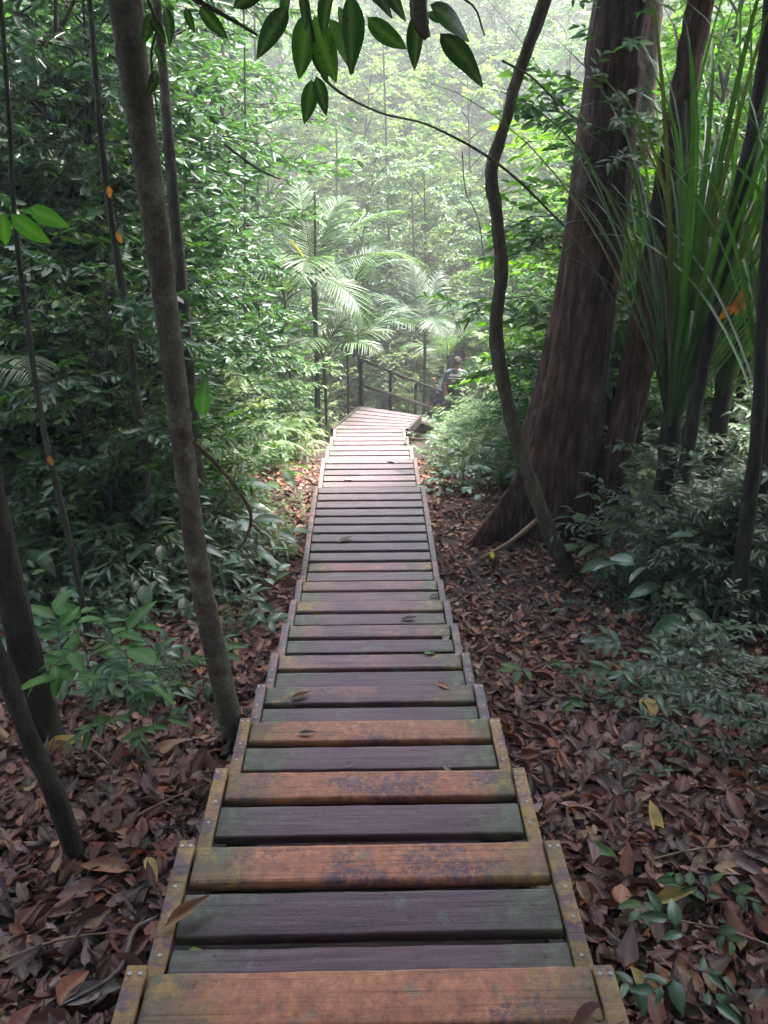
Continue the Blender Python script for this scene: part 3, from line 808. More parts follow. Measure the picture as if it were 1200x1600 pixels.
trunk_px('t', [(322, 870), (312, 760), (300, 640), (286, 480), (270, 300), (258, 150), (245, 0)], [17, 17, 19, 20, 18, 16, 14],
         [4.6] * 7, 'bark_grey', 'thinner pale trunk standing just behind the slender grey trunk', ext=(-1.6, 4.6, 6.5), sides=12, seed=8, crown=(1, .8, 1), root_name='slim_tree')
trunk_px('t', [(72, 1165), (48, 1060), (22, 940), (-5, 820), (-45, 640), (-85, 450)], [58, 50, 44, 42, 42, 44],
         [3.1] * 6, 'bark_dark', 'dark mottled trunk cut by the left edge of the view', ext=(-3.2, 3.2, 6.5), sides=14, ridge=.06, seed=5, crown=(0, .9, 2), root_name='slim_tree')
trunk_px('t', [(122, 1350), (85, 1240), (45, 1150), (12, 1060), (-30, 960), (-110, 800)], [32, 30, 28, 27, 26, 26],
         [2.15] * 6, 'bark_dark', 'thin dark stem leaning left in the litter in front of the mottled trunk', ext=(-2.6, 2.2, 4.5), sides=10, ridge=.06, seed=6, root_name='sapling', cat='sapling', part='stem')
trunk_px('t', [(140, 1005), (110, 850), (70, 680), (42, 500), (22, 330), (14, 180)], [11, 10, 9, 9, 8, 7],
         [3.9] * 6, 'bark_green', 'thin straight pale edged sapling stem near the left edge', ext=(-2.3, 3.9, 3.6), sides=8, seed=9, root_name='sapling', cat='sapling', part='stem')
trunk_px('t', [(248, 925), (240, 830), (222, 690), (206, 560), (188, 430), (165, 280), (150, 120), (140, 0)], [7, 8, 12, 13, 12, 11, 10, 8],
         [5.3] * 8, 'bark_green', 'greenish thin trunk left of the slender grey trunk', ext=(-2.9, 5.3, 5.5), sides=9, seed=10, root_name='sapling', cat='sapling', part='stem')
trunk_px('t', [(152, 760), (140, 650), (126, 560), (118, 450), (110, 330)], [8, 9, 9, 8, 7],
         [6.4] * 5, 'bark_dark', 'dark thin sapling stem deep in the left undergrowth', sides=7, seed=12, root_name='sapling', cat='sapling', part='stem')
trunk_px('t', [(886, 890), (864, 845), (835, 770), (808, 690), (788, 610), (775, 520), (783, 420), (775, 330), (768, 265), (790, 190), (812, 110), (845, 20), (870, -60)],
         [30, 25, 23, 21, 22, 23, 21, 20, 21, 18, 18, 21, 21], [4.75, 4.72, 4.73, 4.78, 4.8, 4.8, 4.75, 4.7, 4.7, 4.7, 4.7, 4.7, 4.7], 'bark_vine',
         'thick twisting woody vine curving up in front of the big buttressed tree', cat='vine', ext=(1.7, 4.6, 5.5), sides=14, ridge=.09, seed=3, n=70, root_name='woody_vine', part='stem')

# big buttressed tree
c0 = P(866, 790, 6.8); gb = float(gz(c0.x, c0.y))
ctrl = [Vector((c0.x + .02, c0.y, gb - .3)), P(876, 700, 6.82), P(892, 600, 6.82), P(913, 475, 6.82), P(931, 350, 6.82), P(945, 230, 6.82), P(960, 120, 6.82), P(975, 0, 6.82)]
rads = [.37]
for (py, wpx) in ((700, 118), (600, 106), (475, 97), (350, 92), (230, 90), (120, 92), (0, 94)):
    s = 6.82 / (CT - (py - 800) / F * ST); rads.append(wpx / F * s / 2)
ctrl.append(ctrl[-1] + Vector((.35, .1, 3.0))); rads.append(.24)
big = empty('rainforest_tree', (c0.x, c0.y, gb)); tag(big, 'massive reddish brown tree trunk with buttress roots right of the steps', 'tree')
me = lathe_trunk([tuple(q - Vector(big.location)) for q in ctrl], rads, 'trunk', 110, .055, [(R(205), 1.15, .13, 1.5), (R(262), .22, .12, 1.3), (R(312), .22, .16, .7), (R(20), .28, .2, .8), (R(110), .5, .2, 1.0)], seed=2, n=90)
link('trunk', me, M['bark_big'], big)
add_crown(big, ctrl[-1] + Vector((.6, -.6, 1.6)), 1, 1.2)
trunk_px('t', [(958, 740), (985, 620), (1008, 500), (1030, 400), (1042, 300), (1062, 180), (1085, 50), (1100, -50)], [40, 46, 50, 52, 44, 40, 40, 40],
         [6.6] * 8, 'bark_big', 'second reddish trunk standing behind the right side of the big tree', ext=(3.6, 6.6, 6), sides=18, ridge=.08, seed=14, n=50, crown=(0, 1.2, 1), root_name='rainforest_tree')
trunk_px('t', [(985, 640), (990, 400), (1002, 200), (1012, 60), (1020, -60)], [34, 36, 38, 40, 40],
         [9.0] * 5, 'bark_grey', 'pale trunk hidden behind the big tree, showing at its upper right', ext=(3.7, 9, 6.5), sides=14, seed=15, root_name='rainforest_tree')
trunk_px('t', [(1075, 700), (1100, 560), (1125, 440), (1150, 330), (1178, 200), (1195, 80), (1205, -20)], [22, 24, 26, 26, 22, 20, 18],
         [5.6] * 7, 'bark_dark', 'dark leaning stem among the strap leaves at the right', ext=(3.6, 5.6, 4.6), sides=10, ridge=.06, seed=16, root_name='sapling', cat='sapling', part='stem')
trunk_px('t', [(1150, 760), (1160, 620), (1185, 480), (1215, 340), (1240, 200)], [20, 20, 18, 18, 16],
         [4.7] * 5, 'bark_dark', 'dark stem at the right edge of the view', ext=(3.6, 4.7, 4), sides=10, ridge=.06, seed=17, root_name='sapling', cat='sapling', part='stem')
trunk_px('t', [(1150, 1010), (1158, 900), (1172, 780), (1185, 660), (1190, 520)], [26, 24, 22, 20, 18],
         [3.7] * 5, 'bark_dark', 'short dark trunk rising from the shaded shrubs at the right', ext=(2.4, 3.7, 3), sides=10, ridge=.07, seed=18, root_name='sapling', cat='sapling', part='stem')
# leaning fallen trunk behind the people
trunk_px('t', [(690, 640), (700, 600), (712, 560), (722, 540), (745, 520)], [20, 18, 16, 10, 6], [19] * 5, 'bark_dark', 'dark leaning trunk just beyond the two walkers', sides=8, ridge=.1, seed=20, root_name='leaning_tree')
trunk_px('t', [(722, 545), (716, 510), (700, 470), (690, 430)], [8, 7, 5, 4], [19] * 4, 'bark_dark', 'thin forked stem above the walkers', sides=6, seed=21, root_name='sapling', cat='sapling', part='stem')
k = 0
for (px, py0, py1, wpx, D, tlt) in ((345, 420, -20, 13, 15, 4), (405, 380, -30, 7, 17, -8), (526, 420, 170, 6, 21, 0), (610, 400, 40, 6, 22, -12), (90, 330, -20, 14, 9, 6), (380, 560, 250, 6, 11, 3), (130, 300, -20, 16, 12, 4), (495, 600, 300, 9, 13, -3), (650, 470, 300, 6, 20, -6), (20, 420, -20, 20, 11, 3)):
    o = trunk_px('t', [(px, py0 + 120), (px + tlt * .3, (py0 * 2 + py1) / 3 + 40), (px + tlt, py1)], [wpx * .75, wpx * .65, wpx * .5], [D] * 3, rng.choice(['bark_grey', 'bark_green', 'bark_green']), 'thin trunk standing in the hazy leafy background', sides=8, ridge=.05, seed=30 + k, n=24, ext=(0, 0, 3) if D < 13 else None, root_name='background_tree', group='thin trunks in the background')
    k += 1

# sticks, lianas
def tube_thing(name, pts, rads, mat, label, cat, sides=6, n=24, wob=.1):
    base = Vector(pts[0]); root_pts = [np.array(q) - np.array(base) for q in spline([tuple(p) for p in pts], n)]
    T = Tubes(); T.add(root_pts, [q[0] for q in spline([(x, 0, 0) for x in rads], n)], sides, wob, rng)
    o = link(name, T.mesh(name), M[mat], loc=base); return tag(o, label, cat)
tube_thing('fallen_branch', [G(752, 880) + Vector((0, 0, .04)), P(800, 845, 5.85), P(852, 800, 5.95)], [.018, .020, .016], 'stick', 'pale bare fallen branch leaning at the foot of the big tree', 'branch')
tube_thing('liana', [P(304, 690, 2.85), P(335, 722, 2.95), P(372, 765, 3.0), P(392, 805, 3.1), P(385, 840, 3.2), P(372, 858, 3.3)], [.009, .009, .008, .008, .006, .005], 'bark_vine', 'curved thin vine arching right from the slender grey trunk', 'vine', n=30)
tube_thing('twig', [G(100, 1592) + Vector((0, 0, .05)), G(190, 1545) + Vector((0, 0, .07)), G(215, 1480) + Vector((0, 0, .07)), P(246, 1432, 1.5)], [.004, .007, .006, .004], 'fallen_grey', 'pale forked dead twig against the lower left edge of the steps', 'twig')
tube_thing('liana', [P(505, 122, 3.0), P(540, 150, 3.3), P(600, 178, 3.8), P(680, 200, 4.4), P(790, 265, 4.6), P(880, 352, 6.0)], [.005, .005, .005, .006, .008, .008], 'bark_green', 'long thin green vine crossing from the hanging leaves to the big tree', 'vine', n=40)
tube_thing('liana', [P(785, 95, 4.6), P(830, 120, 4.9), P(870, 160, 5.4), P(903, 192, 6.1)], [.006, .006, .006, .005], 'bark_green', 'short green vine slanting between the twisting vine and the big tree', 'vine')
tube_thing('liana', [P(722, 235, 8), P(728, 300, 8), P(748, 345, 8), P(758, 425, 8)], [.006, .006, .005, .003], 'twig', 'thin dangling vine left of the twisting vine', 'vine')
tube_thing('liana', [P(350, 225, 6), P(400, 262, 6), P(438, 280, 6.1)], [.009, .009, .005], 'twig', 'dark slanting twig in the upper left leaves', 'vine')
tube_thing('liana', [P(668, 60, 2.2), P(656, 30, 2.2), P(655, -20, 2.25), P(662, -120, 2.3)], [.010, .022, .020, .014], 'bark_grey', 'stubby grey hanging stem at the top centre', 'vine')
for k, (x0, y0, x1, y1) in enumerate(((150, 600, 290, 655), (800, 470, 720, 640), (660, 640, 560, 690))):
    pass
for k, (px, py, a, ln) in enumerate(((230, 1290, .7, .5), (160, 1200, 2.4, .45), (90, 1500, .3, .35), (320, 1120, 3.0, .3), (1080, 1350, .2, .4), (900, 1100, 1.1, .35), (960, 1240, 2.0, .4), (1130, 1480, 2.8, .35), (860, 1010, .5, .5), (420, 900, 1.8, .5))):
    p = G(px, py) + Vector((0, 0, .05)); q = Vector((math.cos(a), math.sin(a), 0)) * ln
    tube_thing('dead_twig', [p - q / 2, p + Vector((rv(-.03, .03), rv(-.03, .03), .01)), p + q / 2], [.005, .0045, .002], rng.choice(['twig', 'stick']), 'thin dead twig lying on the leaf litter', 'twig')['group'] = 'dead twigs on the litter'

# ================================================================ OVERHANGING BRANCH with large leaves
T_OVER = [tmpl_detail(.40, 9, .10, .22, 0, .008, .08), tmpl_detail(.36, 9, .16, .10, .2, .014, .08), tmpl_detail(.42, 9, .05, .34, -.15, .012, .08)]
ov = empty('overhanging_branch', P(420, -60, 2.4)); tag(ov, 'overhanging branch with large hanging pointed leaves across the top of the view', 'branch')
T = Tubes(); OL = np.array(ov.location)
def Lp(px, py, D): return np.array(P(px, py, D)) - OL
T.add(spline([Lp(420, -60, 2.4), Lp(330, -10, 2.4), Lp(300, -5, 2.45), Lp(335, 15, 2.45), Lp(370, 35, 2.5), Lp(402, 55, 2.5)], 20), [.008] * 10 + [.007 - .0004 * i for i in range(10)], 7, .08, rng)
T.add(spline([Lp(420, -60, 2.4), Lp(470, -20, 2.4), Lp(490, 60, 2.45), Lp(503, 120, 2.8)], 14), [.007 - .0003 * i for i in range(14)], 6, .05, rng)
T.add(spline([Lp(420, -60, 2.4), Lp(560, -25, 2.4), Lp(660, -20, 2.4), Lp(735, 5, 2.45), Lp(757, 55, 2.5)], 18), [.007 - .0003 * i for i in range(18)], 6, .05, rng)
T.add(spline([Lp(330, -10, 2.4), Lp(232, -20, 2.5), Lp(245, 40, 2.6), Lp(236, 90, 2.7), Lp(245, 170, 2.9)], 18), [.006 - .0002 * i for i in range(18)], 6, .05, rng)
link('branch', T.mesh('branch'), M['bark_green'], ov)
for (x0, y0, x1, y1, D, rn) in ((448, 12, 400, 84, 2.35, .2), (480, 20, 470, 128, 2.5, .45), (492, 26, 520, 130, 2.45, .9), (515, 30, 560, 108, 2.55, .95), (545, -10, 553, 118, 2.3, .3), (575, 28, 632, 88, 2.4, .45), (655, 18, 645, 108, 2.3, .25), (688, 52, 760, 112, 2.3, .3), (672, 8, 750, 48, 2.4, .4),
                            (488, 85, 516, 125, 2.5, .1), (487, 125, 482, 198, 2.6, .2), (494, 120, 512, 180, 2.55, .1), (470, -15, 480, 48, 2.3, .1), (365, 12, 420, -25, 2.3, .2), (312, 10, 350, 62, 2.5, .25), (238, 20, 225, 68, 2.7, .2), (258, 10, 272, 72, 2.6, .1), (290, 12, 300, 50, 2.6, .2), (520, -30, 500, 60, 2.35, .2), (590, -30, 640, 20, 2.35, .15), (560, -40, 620, 10, 2.3, .2), (452, -20, 440, 40, 2.45, .3), (528, 10, 545, 70, 2.6, .8), (668, 20, 700, 38, 2.5, .2), (235, 30, 260, 60, 2.6, .15), (243, 70, 252, 100, 2.75, .1), (245, 110, 235, 150, 2.8, .2)):
    a, bb = Lp(x0, y0, D), Lp(x1, y1, D + rv(-.06, .06)); L_ = np.linalg.norm(bb - a)
    Lf = Leaves(T_OVER); vd = unit(np.array(P((x0 + x1) / 2, (y0 + y1) / 2, D)) - np.array((0, 0, CZ)))
    Lf.add(a, bb - a, unit(-vd + np.array((rv(-.7, .7), rv(-.3, .3), rv(-.1, .6)))), L_, rn)
    link('leaf', Lf.mesh('leaf'), M['leaf_over'], ov)

# ================================================================ PALMS
def frond_mesh(L_, rise, az, droop, nl, ll, r, slim=1.0, hang=.5, fold=.55):
    """arching rachis with two rows of leaflets"""
    d = np.array((math.cos(az), math.sin(az), 0.)); s = np.array((-math.sin(az), math.cos(az), 0.))
    path = []
    ang = rise; p = np.zeros(3); n = 20
    for i in range(n + 1):
        path.append(p.copy()); st = L_ / n
        p = p + (d * math.cos(ang) + np.array((0, 0, 1.)) * math.sin(ang)) * st
        ang -= droop / n * (0.4 + 1.2 * i / n)
    T = Tubes(); T.add(path, [.012 * L_ * (1 - .9 * i / n) + .001 for i in range(n + 1)], 5)
    Lf = Leaves([tmpl_detail(.085 * slim, 4, .25, .25, 0, 0, 0), tmpl_detail(.075 * slim, 4, .25, .5, 0, 0, 0)])
    for j in range(nl):
        t = .16 + .84 * j / (nl - 1); k = min(n - 1, int(t * n)); q = path[k] + (path[k + 1] - path[k]) * (t * n - k)
        tg = unit(path[k + 1] - path[k]); up = unit(np.cross(s, tg)) * (-1)
        if up[2] < 0: up = -up
        sz = ll * (math.sin(math.pi * (t * .85 + .12)) ** .6) * r.uniform(.9, 1.1)
        for sg in (-1, 1):
            ld = unit(s * sg * (1.0 - .35 * t) + tg * (.55 + .6 * t) + up * fold * .6 + np.array((0, 0, -hang * .3)) + np.array((r.uniform(-.06, .06), r.uniform(-.06, .06), r.uniform(-.08, .08))))
            Lf.add(q, ld, up + s * sg * -.3, sz, r.random())
    return T.mesh('rachis'), Lf.mesh('leaflets')
def palm(loc, fr, mat, label, stem_h, stem_r, group=None, stemmat='bark_green', nl=30, seed=1, slim=1.0, yellow=()):
    r = random.Random(seed); root = empty('palm', loc); tag(root, label, 'palm', group)
    if stem_h > 0:
        T = Tubes(); T.add(spline([(0, 0, -.3), (.02, .03, stem_h * .5), (0, 0, stem_h)], 12), [stem_r * (1 + .12 * (i % 2)) for i in range(12)], 8, .05, r)
        link('stem', T.mesh('stem'), M[stemmat], root)
    for k, (L_, rise, az, droop, ll) in enumerate(fr):
        rm, lm = frond_mesh(L_, rise, az, droop, nl, ll, r, slim)
        f = link('frond', rm, M['stem'], root, (0, 0, max(0, stem_h - .02)))
        link('leaflets', lm, M['yellow' if k in yellow else mat], f)
    return root
def fr_set(r, n, L_, ll, a0=0, rise=(.6, 1.3), droop=(.9, 1.8)):
    return [(L_ * r.uniform(.75, 1.1), r.uniform(*rise), a0 + i * 6.283 / n + r.uniform(-.25, .25), r.uniform(*droop), ll * r.uniform(.85, 1.1)) for i in range(n)]
r_ = random.Random(11)
def zat(px, py, D):  # base on ground at distance D under this pixel column, stem height to reach pixel
    p = P(px, py, D); g = float(gz(p.x, p.y)); return (p.x, p.y, g), p.z - g
loc, h_ = zat(488, 430, 13.2)
palm(loc, [(1.6, 1.35, R(110), .7, .42), (2.0, .95, R(20), 1.2, .42), (2.0, .5, R(5), 1.2, .42), (1.5, .1, R(-45), 1.6, .5), (1.7, .9, R(160), 1.1, .5), (1.6, .4, R(215), 1.5, .5), (1.6, .7, R(270), 1.6, .55), (1.6, 1.2, R(60), 1.0, .5), (.7, 1.2, R(190), .5, .2)], 'frond',
     'large arching palm with pale feathery fronds at the centre of the view', h_, .035, nl=34, seed=3, yellow=(8,))
loc, h_ = zat(664, 515, 16.6)
palm(loc, [(1.6, 1.3, R(120), .6, .4), (1.6, 1.1, R(70), .9, .4), (1.6, .8, R(10), 1.2, .4), (1.6, .9, R(170), 1.2, .4), (1.9, .5, R(215), 1.3, .5), (2.2, .5, R(-10), 1.2, .45), (1.6, .7, R(280), 1.6, .45)], 'frond_dark',
     'darker feathery palm left of the walkers behind the handrail', h_, .03, nl=32, seed=4)
for k, (px, py, D, L_, m_, lb) in enumerate(((560, 545, 13.6, 1.5, 'frond_dark', 'dark stemmed palm directly behind the tall first rail post'), (505, 560, 12.8, 1.5, 'frond', 'pale low palm clump left of the landing'), (540, 480, 15.0, 1.6, 'frond_dark', 'dark palm under the pale arching palm'), (700, 560, 17.6, 1.3, 'frond', 'small palm beyond the walkers'), (445, 470, 14, 1.4, 'frond', 'leafy palm left of the yellow frond'))):
    loc, h_ = zat(px, py, D)
    palm(loc, fr_set(r_, 8, L_, .42), m_, lb, max(.3, h_), .025, nl=26, seed=20 + k, stemmat='bark_green')
loc, h_ = zat(30, 600, 6.6)
palm(loc, [(1.5, 1.25, R(100), .7, .42), (1.4, 1.0, R(30), 1.0, .4), (1.5, 1.1, R(170), 1., .4), (1.3, .7, R(-20), 1.3, .4), (1.3, .8, R(240), 1.4, .4), (1.3, .8, R(300), 1.4, .4)], 'frond_dark', 'fine leaved young palm at the left edge', max(.2, h_), .02, nl=30, seed=31, stemmat='stem')
loc, h_ = zat(-10, 500, 7.6)
palm(loc, fr_set(r_, 8, 1.7, .45), 'frond', 'pale palm fronds behind the young palm at the left edge', max(.2, h_), .03, nl=30, seed=32, stemmat='stem')

# strap-leaved plant (right)
def strap_plant(loc, n, L_, label, seed, arc=(.1, 1.5), w_=.042, dead=0):
    r = random.Random(seed); root = empty('strap_leaved_plant', loc); tag(root, label, 'plant')
    T = Tubes(); gl = float(gz(loc[0], loc[1])) - loc[2]; T.add(spline([(.12, .05, gl - .2), (.05, 0, gl * .5), (.02, 0, .1), (0, .02, .45)], 10), [.11, .10, .095, .09, .085, .08, .08, .075, .07, .06], 10, .14, r); link('stem', T.mesh('stem'), M['bark_dark'], root)
    V = []; Fc = []; rn = []; rb = []
    for i in range(n):
        az = i * 2.399 + r.uniform(-.2, .2); d = np.array((math.cos(az), math.sin(az), 0)); s = np.array((-math.sin(az), math.cos(az), 0))
        l = L_ * r.uniform(.6, 1.1); ang = R(90) - r.uniform(.02, .60) ** 1.3; bend = r.uniform(*arc) * (1 if r.random() < .7 else 1.9); p = np.array((0, 0, .2 + .2 * r.random())) + d * .05
        b0 = len(V); m = 12; q = r.random()
        for k in range(m + 1):
            t = k / m; ww = w_ * (1 - t ** 3) * min(1, .5 + t * 3) * .5 + .001
            up = np.array((0, 0, 1.)) * math.cos(ang) - d * math.sin(ang)
            V += [p - s * ww + up * ww * .35, p.copy(), p + s * ww + up * ww * .35]; rn += [q] * 3; rb += [0, .5, 0]
            p = p + (d * math.cos(ang) + np.array((0, 0, 1.)) * math.sin(ang)) * l / m
            ang -= bend / m * (.3 + 1.6 * t * t * 1.6)
        for k in range(m):
            for c in (0, 1): a = b0 + k * 3 + c; Fc.append((a, a + 1, a + 4, a + 3))
    me = np_mesh('leaves', np.array(V), [v for f in Fc for v in f], np.arange(len(Fc)) * 4, np.full(len(Fc), 4), {'rnd': rn, 'rib': rb})
    link('leaves', me, M['strap'], root)
    return root
loc, h_ = zat(1052, 640, 5.9)
strap_plant((loc[0], loc[1], loc[2] + h_ - .35), 74, 3.3, 'huge tuft of long upright strap leaves right of the second reddish trunk', 41)
loc, h_ = zat(1130, 610, 6.6)
strap_plant((loc[0], loc[1], loc[2] + h_ - .3), 60, 3.2, 'tall dense strap leaved clump farther back at the right', 44)
loc, h_ = zat(1000, 590, 7.4)
strap_plant((loc[0], loc[1], loc[2] + h_ - .3), 40, 3.2, 'strap leaved clump between the two reddish trunks and the far shrubs', 45)
loc, h_ = zat(1200, 640, 5.0)
strap_plant((loc[0], loc[1], loc[2] + h_ - .3), 40, 2.4, 'dark fan of strap leaves at the right edge of the view', 42)
loc, h_ = zat(965, 560, 7.6)
strap_plant((loc[0], loc[1], loc[2] + h_ - .3), 16, 1.8, 'thin strap leaves showing just right of the big trunk', 43)
# orange dead leaves, pale torn sheath
def single_leaf(name, px, py, D, size, dirv_, mat, label, cat='leaf', k=0):
    p = P(px, py, D); Lf = Leaves(T_BROAD if k == 0 else T_SLIM); Lf.add((0, 0, 0), dirv_, (rv(-.3, .3), -1, .3), size, rv(0, 1), 0)
    o = link(name, Lf.mesh(name), M[mat], loc=p); tag(o, label, cat); return o
dl = empty('dead_leaf_cluster', P(1150, 480, 5.5)); tag(dl, 'orange dead leaf caught among the right strap leaves', 'leaf')
for (x, y, sz, a, b_) in ((1158, 455, .17, .1, -1), (1142, 478, .12, -.5, -.8), (1160, 462, .14, .3, -.9), (1150, 470, .10, -.2, -1)):
    Lf = Leaves(T_BROAD); Lf.add(np.array(P(x, y, 5.5)) - np.array(dl.location), (a, -.1, b_), (rv(-.4, .4), -1, .2), sz, rv(0, 1), 0); link('leaf', Lf.mesh('leaf'), M['orange'], dl)
for (x, y, D, sz, d_, lb) in ((76, 712, G(140, 1005).y - .03, .07, (.2, -.1, -1), 'small orange dead leaf hanging by the thin left sapling'), (182, 362, G(248, 925).y - .04, .08, (.3, 0, -1), 'orange leaf hanging on the greenish thin trunk'), (170, 290, G(248, 925).y - .04, .08, (-.1, 0, -1), 'rusty narrow leaf high at the left')):
    single_leaf('dead_leaf', x, y, D, sz, d_, 'orange', lb)
single_leaf('sheath', 1088, 600, 5.6, .28, (.35, 0, 1), 'fallen_grey', 'pale torn leaf sheath hanging under the strap leaves', k=1)
single_leaf('broad_leaf', 316, 650, 4.9, .24, (.1, 0, 1), 'bright', 'single broad bright green leaf right of the slender grey trunk')
single_leaf('broad_leaf', 18, 335, 2.6, .13, (.5, 0, -.5), 'bright', 'bright green pointed leaf at the left edge')
single_leaf('broad_leaf', 45, 325, 2.6, .12, (.9, 0, -.45), 'bright', 'second bright green leaf pointing right at the left edge')
single_leaf('broad_leaf', 5, 335, 2.6, .10, (-.2, 0, -1), 'bright', 'small bright green leaf cut by the left edge')
single_leaf('yellow_leaf', 768, 862, 5.0, .07, (.3, 0, -1), 'yellow', 'small yellow green leaf hanging on the pale fallen branch')

# ================================================================ PEOPLE
def skin_body(name, joints, edges, mat, parent, sub=2):
    me = bpy.data.meshes.new(name); me.from_pydata([j[0] for j in joints], edges, []); me.update()
    o = link(name, me, mat, parent)
    m = o.modifiers.new('skin', 'SKIN'); m.use_smooth_shade = True
    sv = me.skin_vertices[0].data
    for i, j in enumerate(joints):
        rr_ = j[1] if hasattr(j[1], '__len__') else (j[1], j[1]); sv[i].radius = rr_; sv[i].use_root = (i == 0)
    s = o.modifiers.new('sub', 'SUBSURF'); s.levels = sub; s.render_levels = sub
    return o
def person(loc, rz, height, label, shirt, pants, skinm, hairm, bald=False, pack=None, lean=0.0):
    k = height / 1.75; root = empty('person', loc, rz); tag(root, label, 'person')
    def s(*v): return (v[0] * k, (v[1] + lean * max(0, v[2] - .95)) * k, v[2] * k)
    # whole body in one surface, facing +Y; walking down
    J = [(s(0, 0, .96), (.155 * k, .11 * k)), (s(0, 0, 1.12), (.14 * k, .10 * k)), (s(0, .0, 1.30), (.165 * k, .11 * k)), (s(0, -.01, 1.43), (.12 * k, .085 * k)), (s(0, .01, 1.50), .052 * k), (s(0, .03, 1.58), .065 * k), (s(0, .035, 1.66), (.078 * k, .095 * k)), (s(0, .03, 1.72), (.055 * k, .07 * k)),
         (s(.19, -.01, 1.42), .058 * k), (s(.24, -.02, 1.15), .043 * k), (s(.235, .12, .95), .031 * k), (s(.23, .17, .88), (.02 * k, .04 * k)),
         (s(-.19, -.01, 1.42), .058 * k), (s(-.25, -.03, 1.15), .043 * k), (s(-.24, .06, .92), .031 * k), (s(-.235, .09, .84), (.02 * k, .04 * k)),
         (s(.09, .02, .88), .09 * k), (s(.10, .09, .50), .062 * k), (s(.10, .02, .10), .042 * k), (s(.10, .13, .04), .038 * k),
         (s(-.09, .0, .88), .09 * k), (s(-.10, .02, .50), .062 * k), (s(-.10, -.10, .12), .042 * k), (s(-.10, .0, .05), .038 * k)]
    E = [(0, 1), (1, 2), (2, 3), (3, 4), (4, 5), (5, 6), (6, 7), (3, 8), (8, 9), (9, 10), (10, 11), (3, 12), (12, 13), (13, 14), (14, 15), (0, 16), (16, 17), (17, 18), (18, 19), (0, 20), (20, 21), (21, 22), (22, 23)]
    # fingers
    for hb, sg in ((11, 1), (15, -1)):
        hx, hy, hz = J[hb][0]
        for f, (dx, ln) in enumerate(((-.022, .065), (-.008, .078), (.007, .072), (.020, .058))):
            a = len(J); J.append(((hx + .012 * sg, hy + dx * k, hz - .035 * k), .0085 * k)); J.append(((hx + .004 * sg, hy + dx * k + .01 * k, hz - (.035 + ln * .6) * k), .0078 * k)); J.append(((hx - .012 * sg, hy + dx * k + .012 * k, hz - (.03 + ln) * k), .0065 * k))
            E += [(hb, a), (a, a + 1), (a + 1, a + 2)]
        a = len(J); J.append(((hx, hy + .045 * k, hz - .02 * k), .0095 * k)); J.append(((hx - .008 * sg, hy + .06 * k, hz - .055 * k), .008 * k)); E += [(hb, a), (a, a + 1)]
    skin_body('body', J, E, skinm, root)
    jt = [(s(0, 0, .90), (.17 * k, .125 * k)), (s(0, 0, 1.12), (.158 * k, .118 * k)), (s(0, 0, 1.30), (.182 * k, .126 * k)), (s(0, -.01, 1.43), (.135 * k, .098 * k)), (s(0, 0.005, 1.475), .072 * k),
          (s(.20, -.01, 1.42), .070 * k), (s(.245, -.02, 1.17), .058 * k), (s(-.20, -.01, 1.42), .070 * k), (s(-.255, -.03, 1.17), .058 * k)]
    skin_body('shirt', jt, [(0, 1), (1, 2), (2, 3), (3, 4), (3, 5), (5, 6), (3, 7), (7, 8)], shirt, root)
    jp = [(s(0, 0, .97), (.165 * k, .12 * k)), (s(.09, .02, .86), .105 * k), (s(.10, .09, .50), .078 * k), (s(.10, .03, .14), .062 * k), (s(-.09, 0, .86), .105 * k), (s(-.10, .02, .50), .078 * k), (s(-.10, -.08, .16), .062 * k)]
    skin_body('trousers', jp, [(0, 1), (1, 2), (2, 3), (0, 4), (4, 5), (5, 6)], pants, root)
    # head details
    def ball(name, c, r, m_, parent=root, cut=None):
        bm = bmesh.new(); bmesh.ops.create_uvsphere(bm, u_segments=20, v_segments=14, radius=1)
        if cut is not None: bmesh.ops.delete(bm, geom=[v for v in bm.verts if cut(v.co)], context='VERTS')
        for v in bm.verts: v.co = Vector((v.co.x * r[0] * k, v.co.y * r[1] * k, v.co.z * r[2] * k)) * (1 + .04 * math.sin(v.co.x * 31 + v.co.z * 17))
        me = bpy.data.meshes.new(name); bm.to_mesh(me); bm.free()
        for p in me.polygons: p.use_smooth = True
        o = link(name, me, m_, parent); o.location = c; return o
    ball('ear', s(.083, .03, 1.625), (.012, .02, .032), skinm); ball('ear', s(-.083, .03, 1.625), (.012, .02, .032), skinm)
    ball('nose', s(0, .135, 1.615), (.013, .02, .022), skinm)
    for sg in (-1, 1): ball('eye', s(.032 * sg, .118, 1.645), (.012, .008, .008), M['screw'])
    ball('mouth', s(0, .122, 1.575), (.024, .006, .006), M['fallen_brown'])
    if bald: ball('hair', s(0, .015, 1.60), (.088, .10, .05), hairm, cut=lambda c: c.y > .25 or c.z > .5)
    else: ball('hair', s(0, .015, 1.665), (.092, .115, .105), hairm, cut=lambda c: c.y > .45 and c.z < .45 or c.z < -.85)
    if pack:
        me = rbox('backpack', .30 * k, .17 * k, .46 * k, .05, 4); me.materials.append(pack)
        o = link('backpack', me, None, root); o.location = s(0, -.19, 1.42); o.rotation_euler.x = .08 + lean * -.8
        mp = rbox('pocket', .26 * k, .05 * k, .18 * k, .02, 3); o2 = link('pocket', mp, pack, o); o2.location = (0, -.10 * k, -.24 * k)
        sp_ = rbox('reflective_strap', .28 * k, .008, .006, .003, 1); o3 = link('strap', sp_, M['cloth_pale'], o); o3.location = (0, -.088 * k, -.05 * k)
    return root
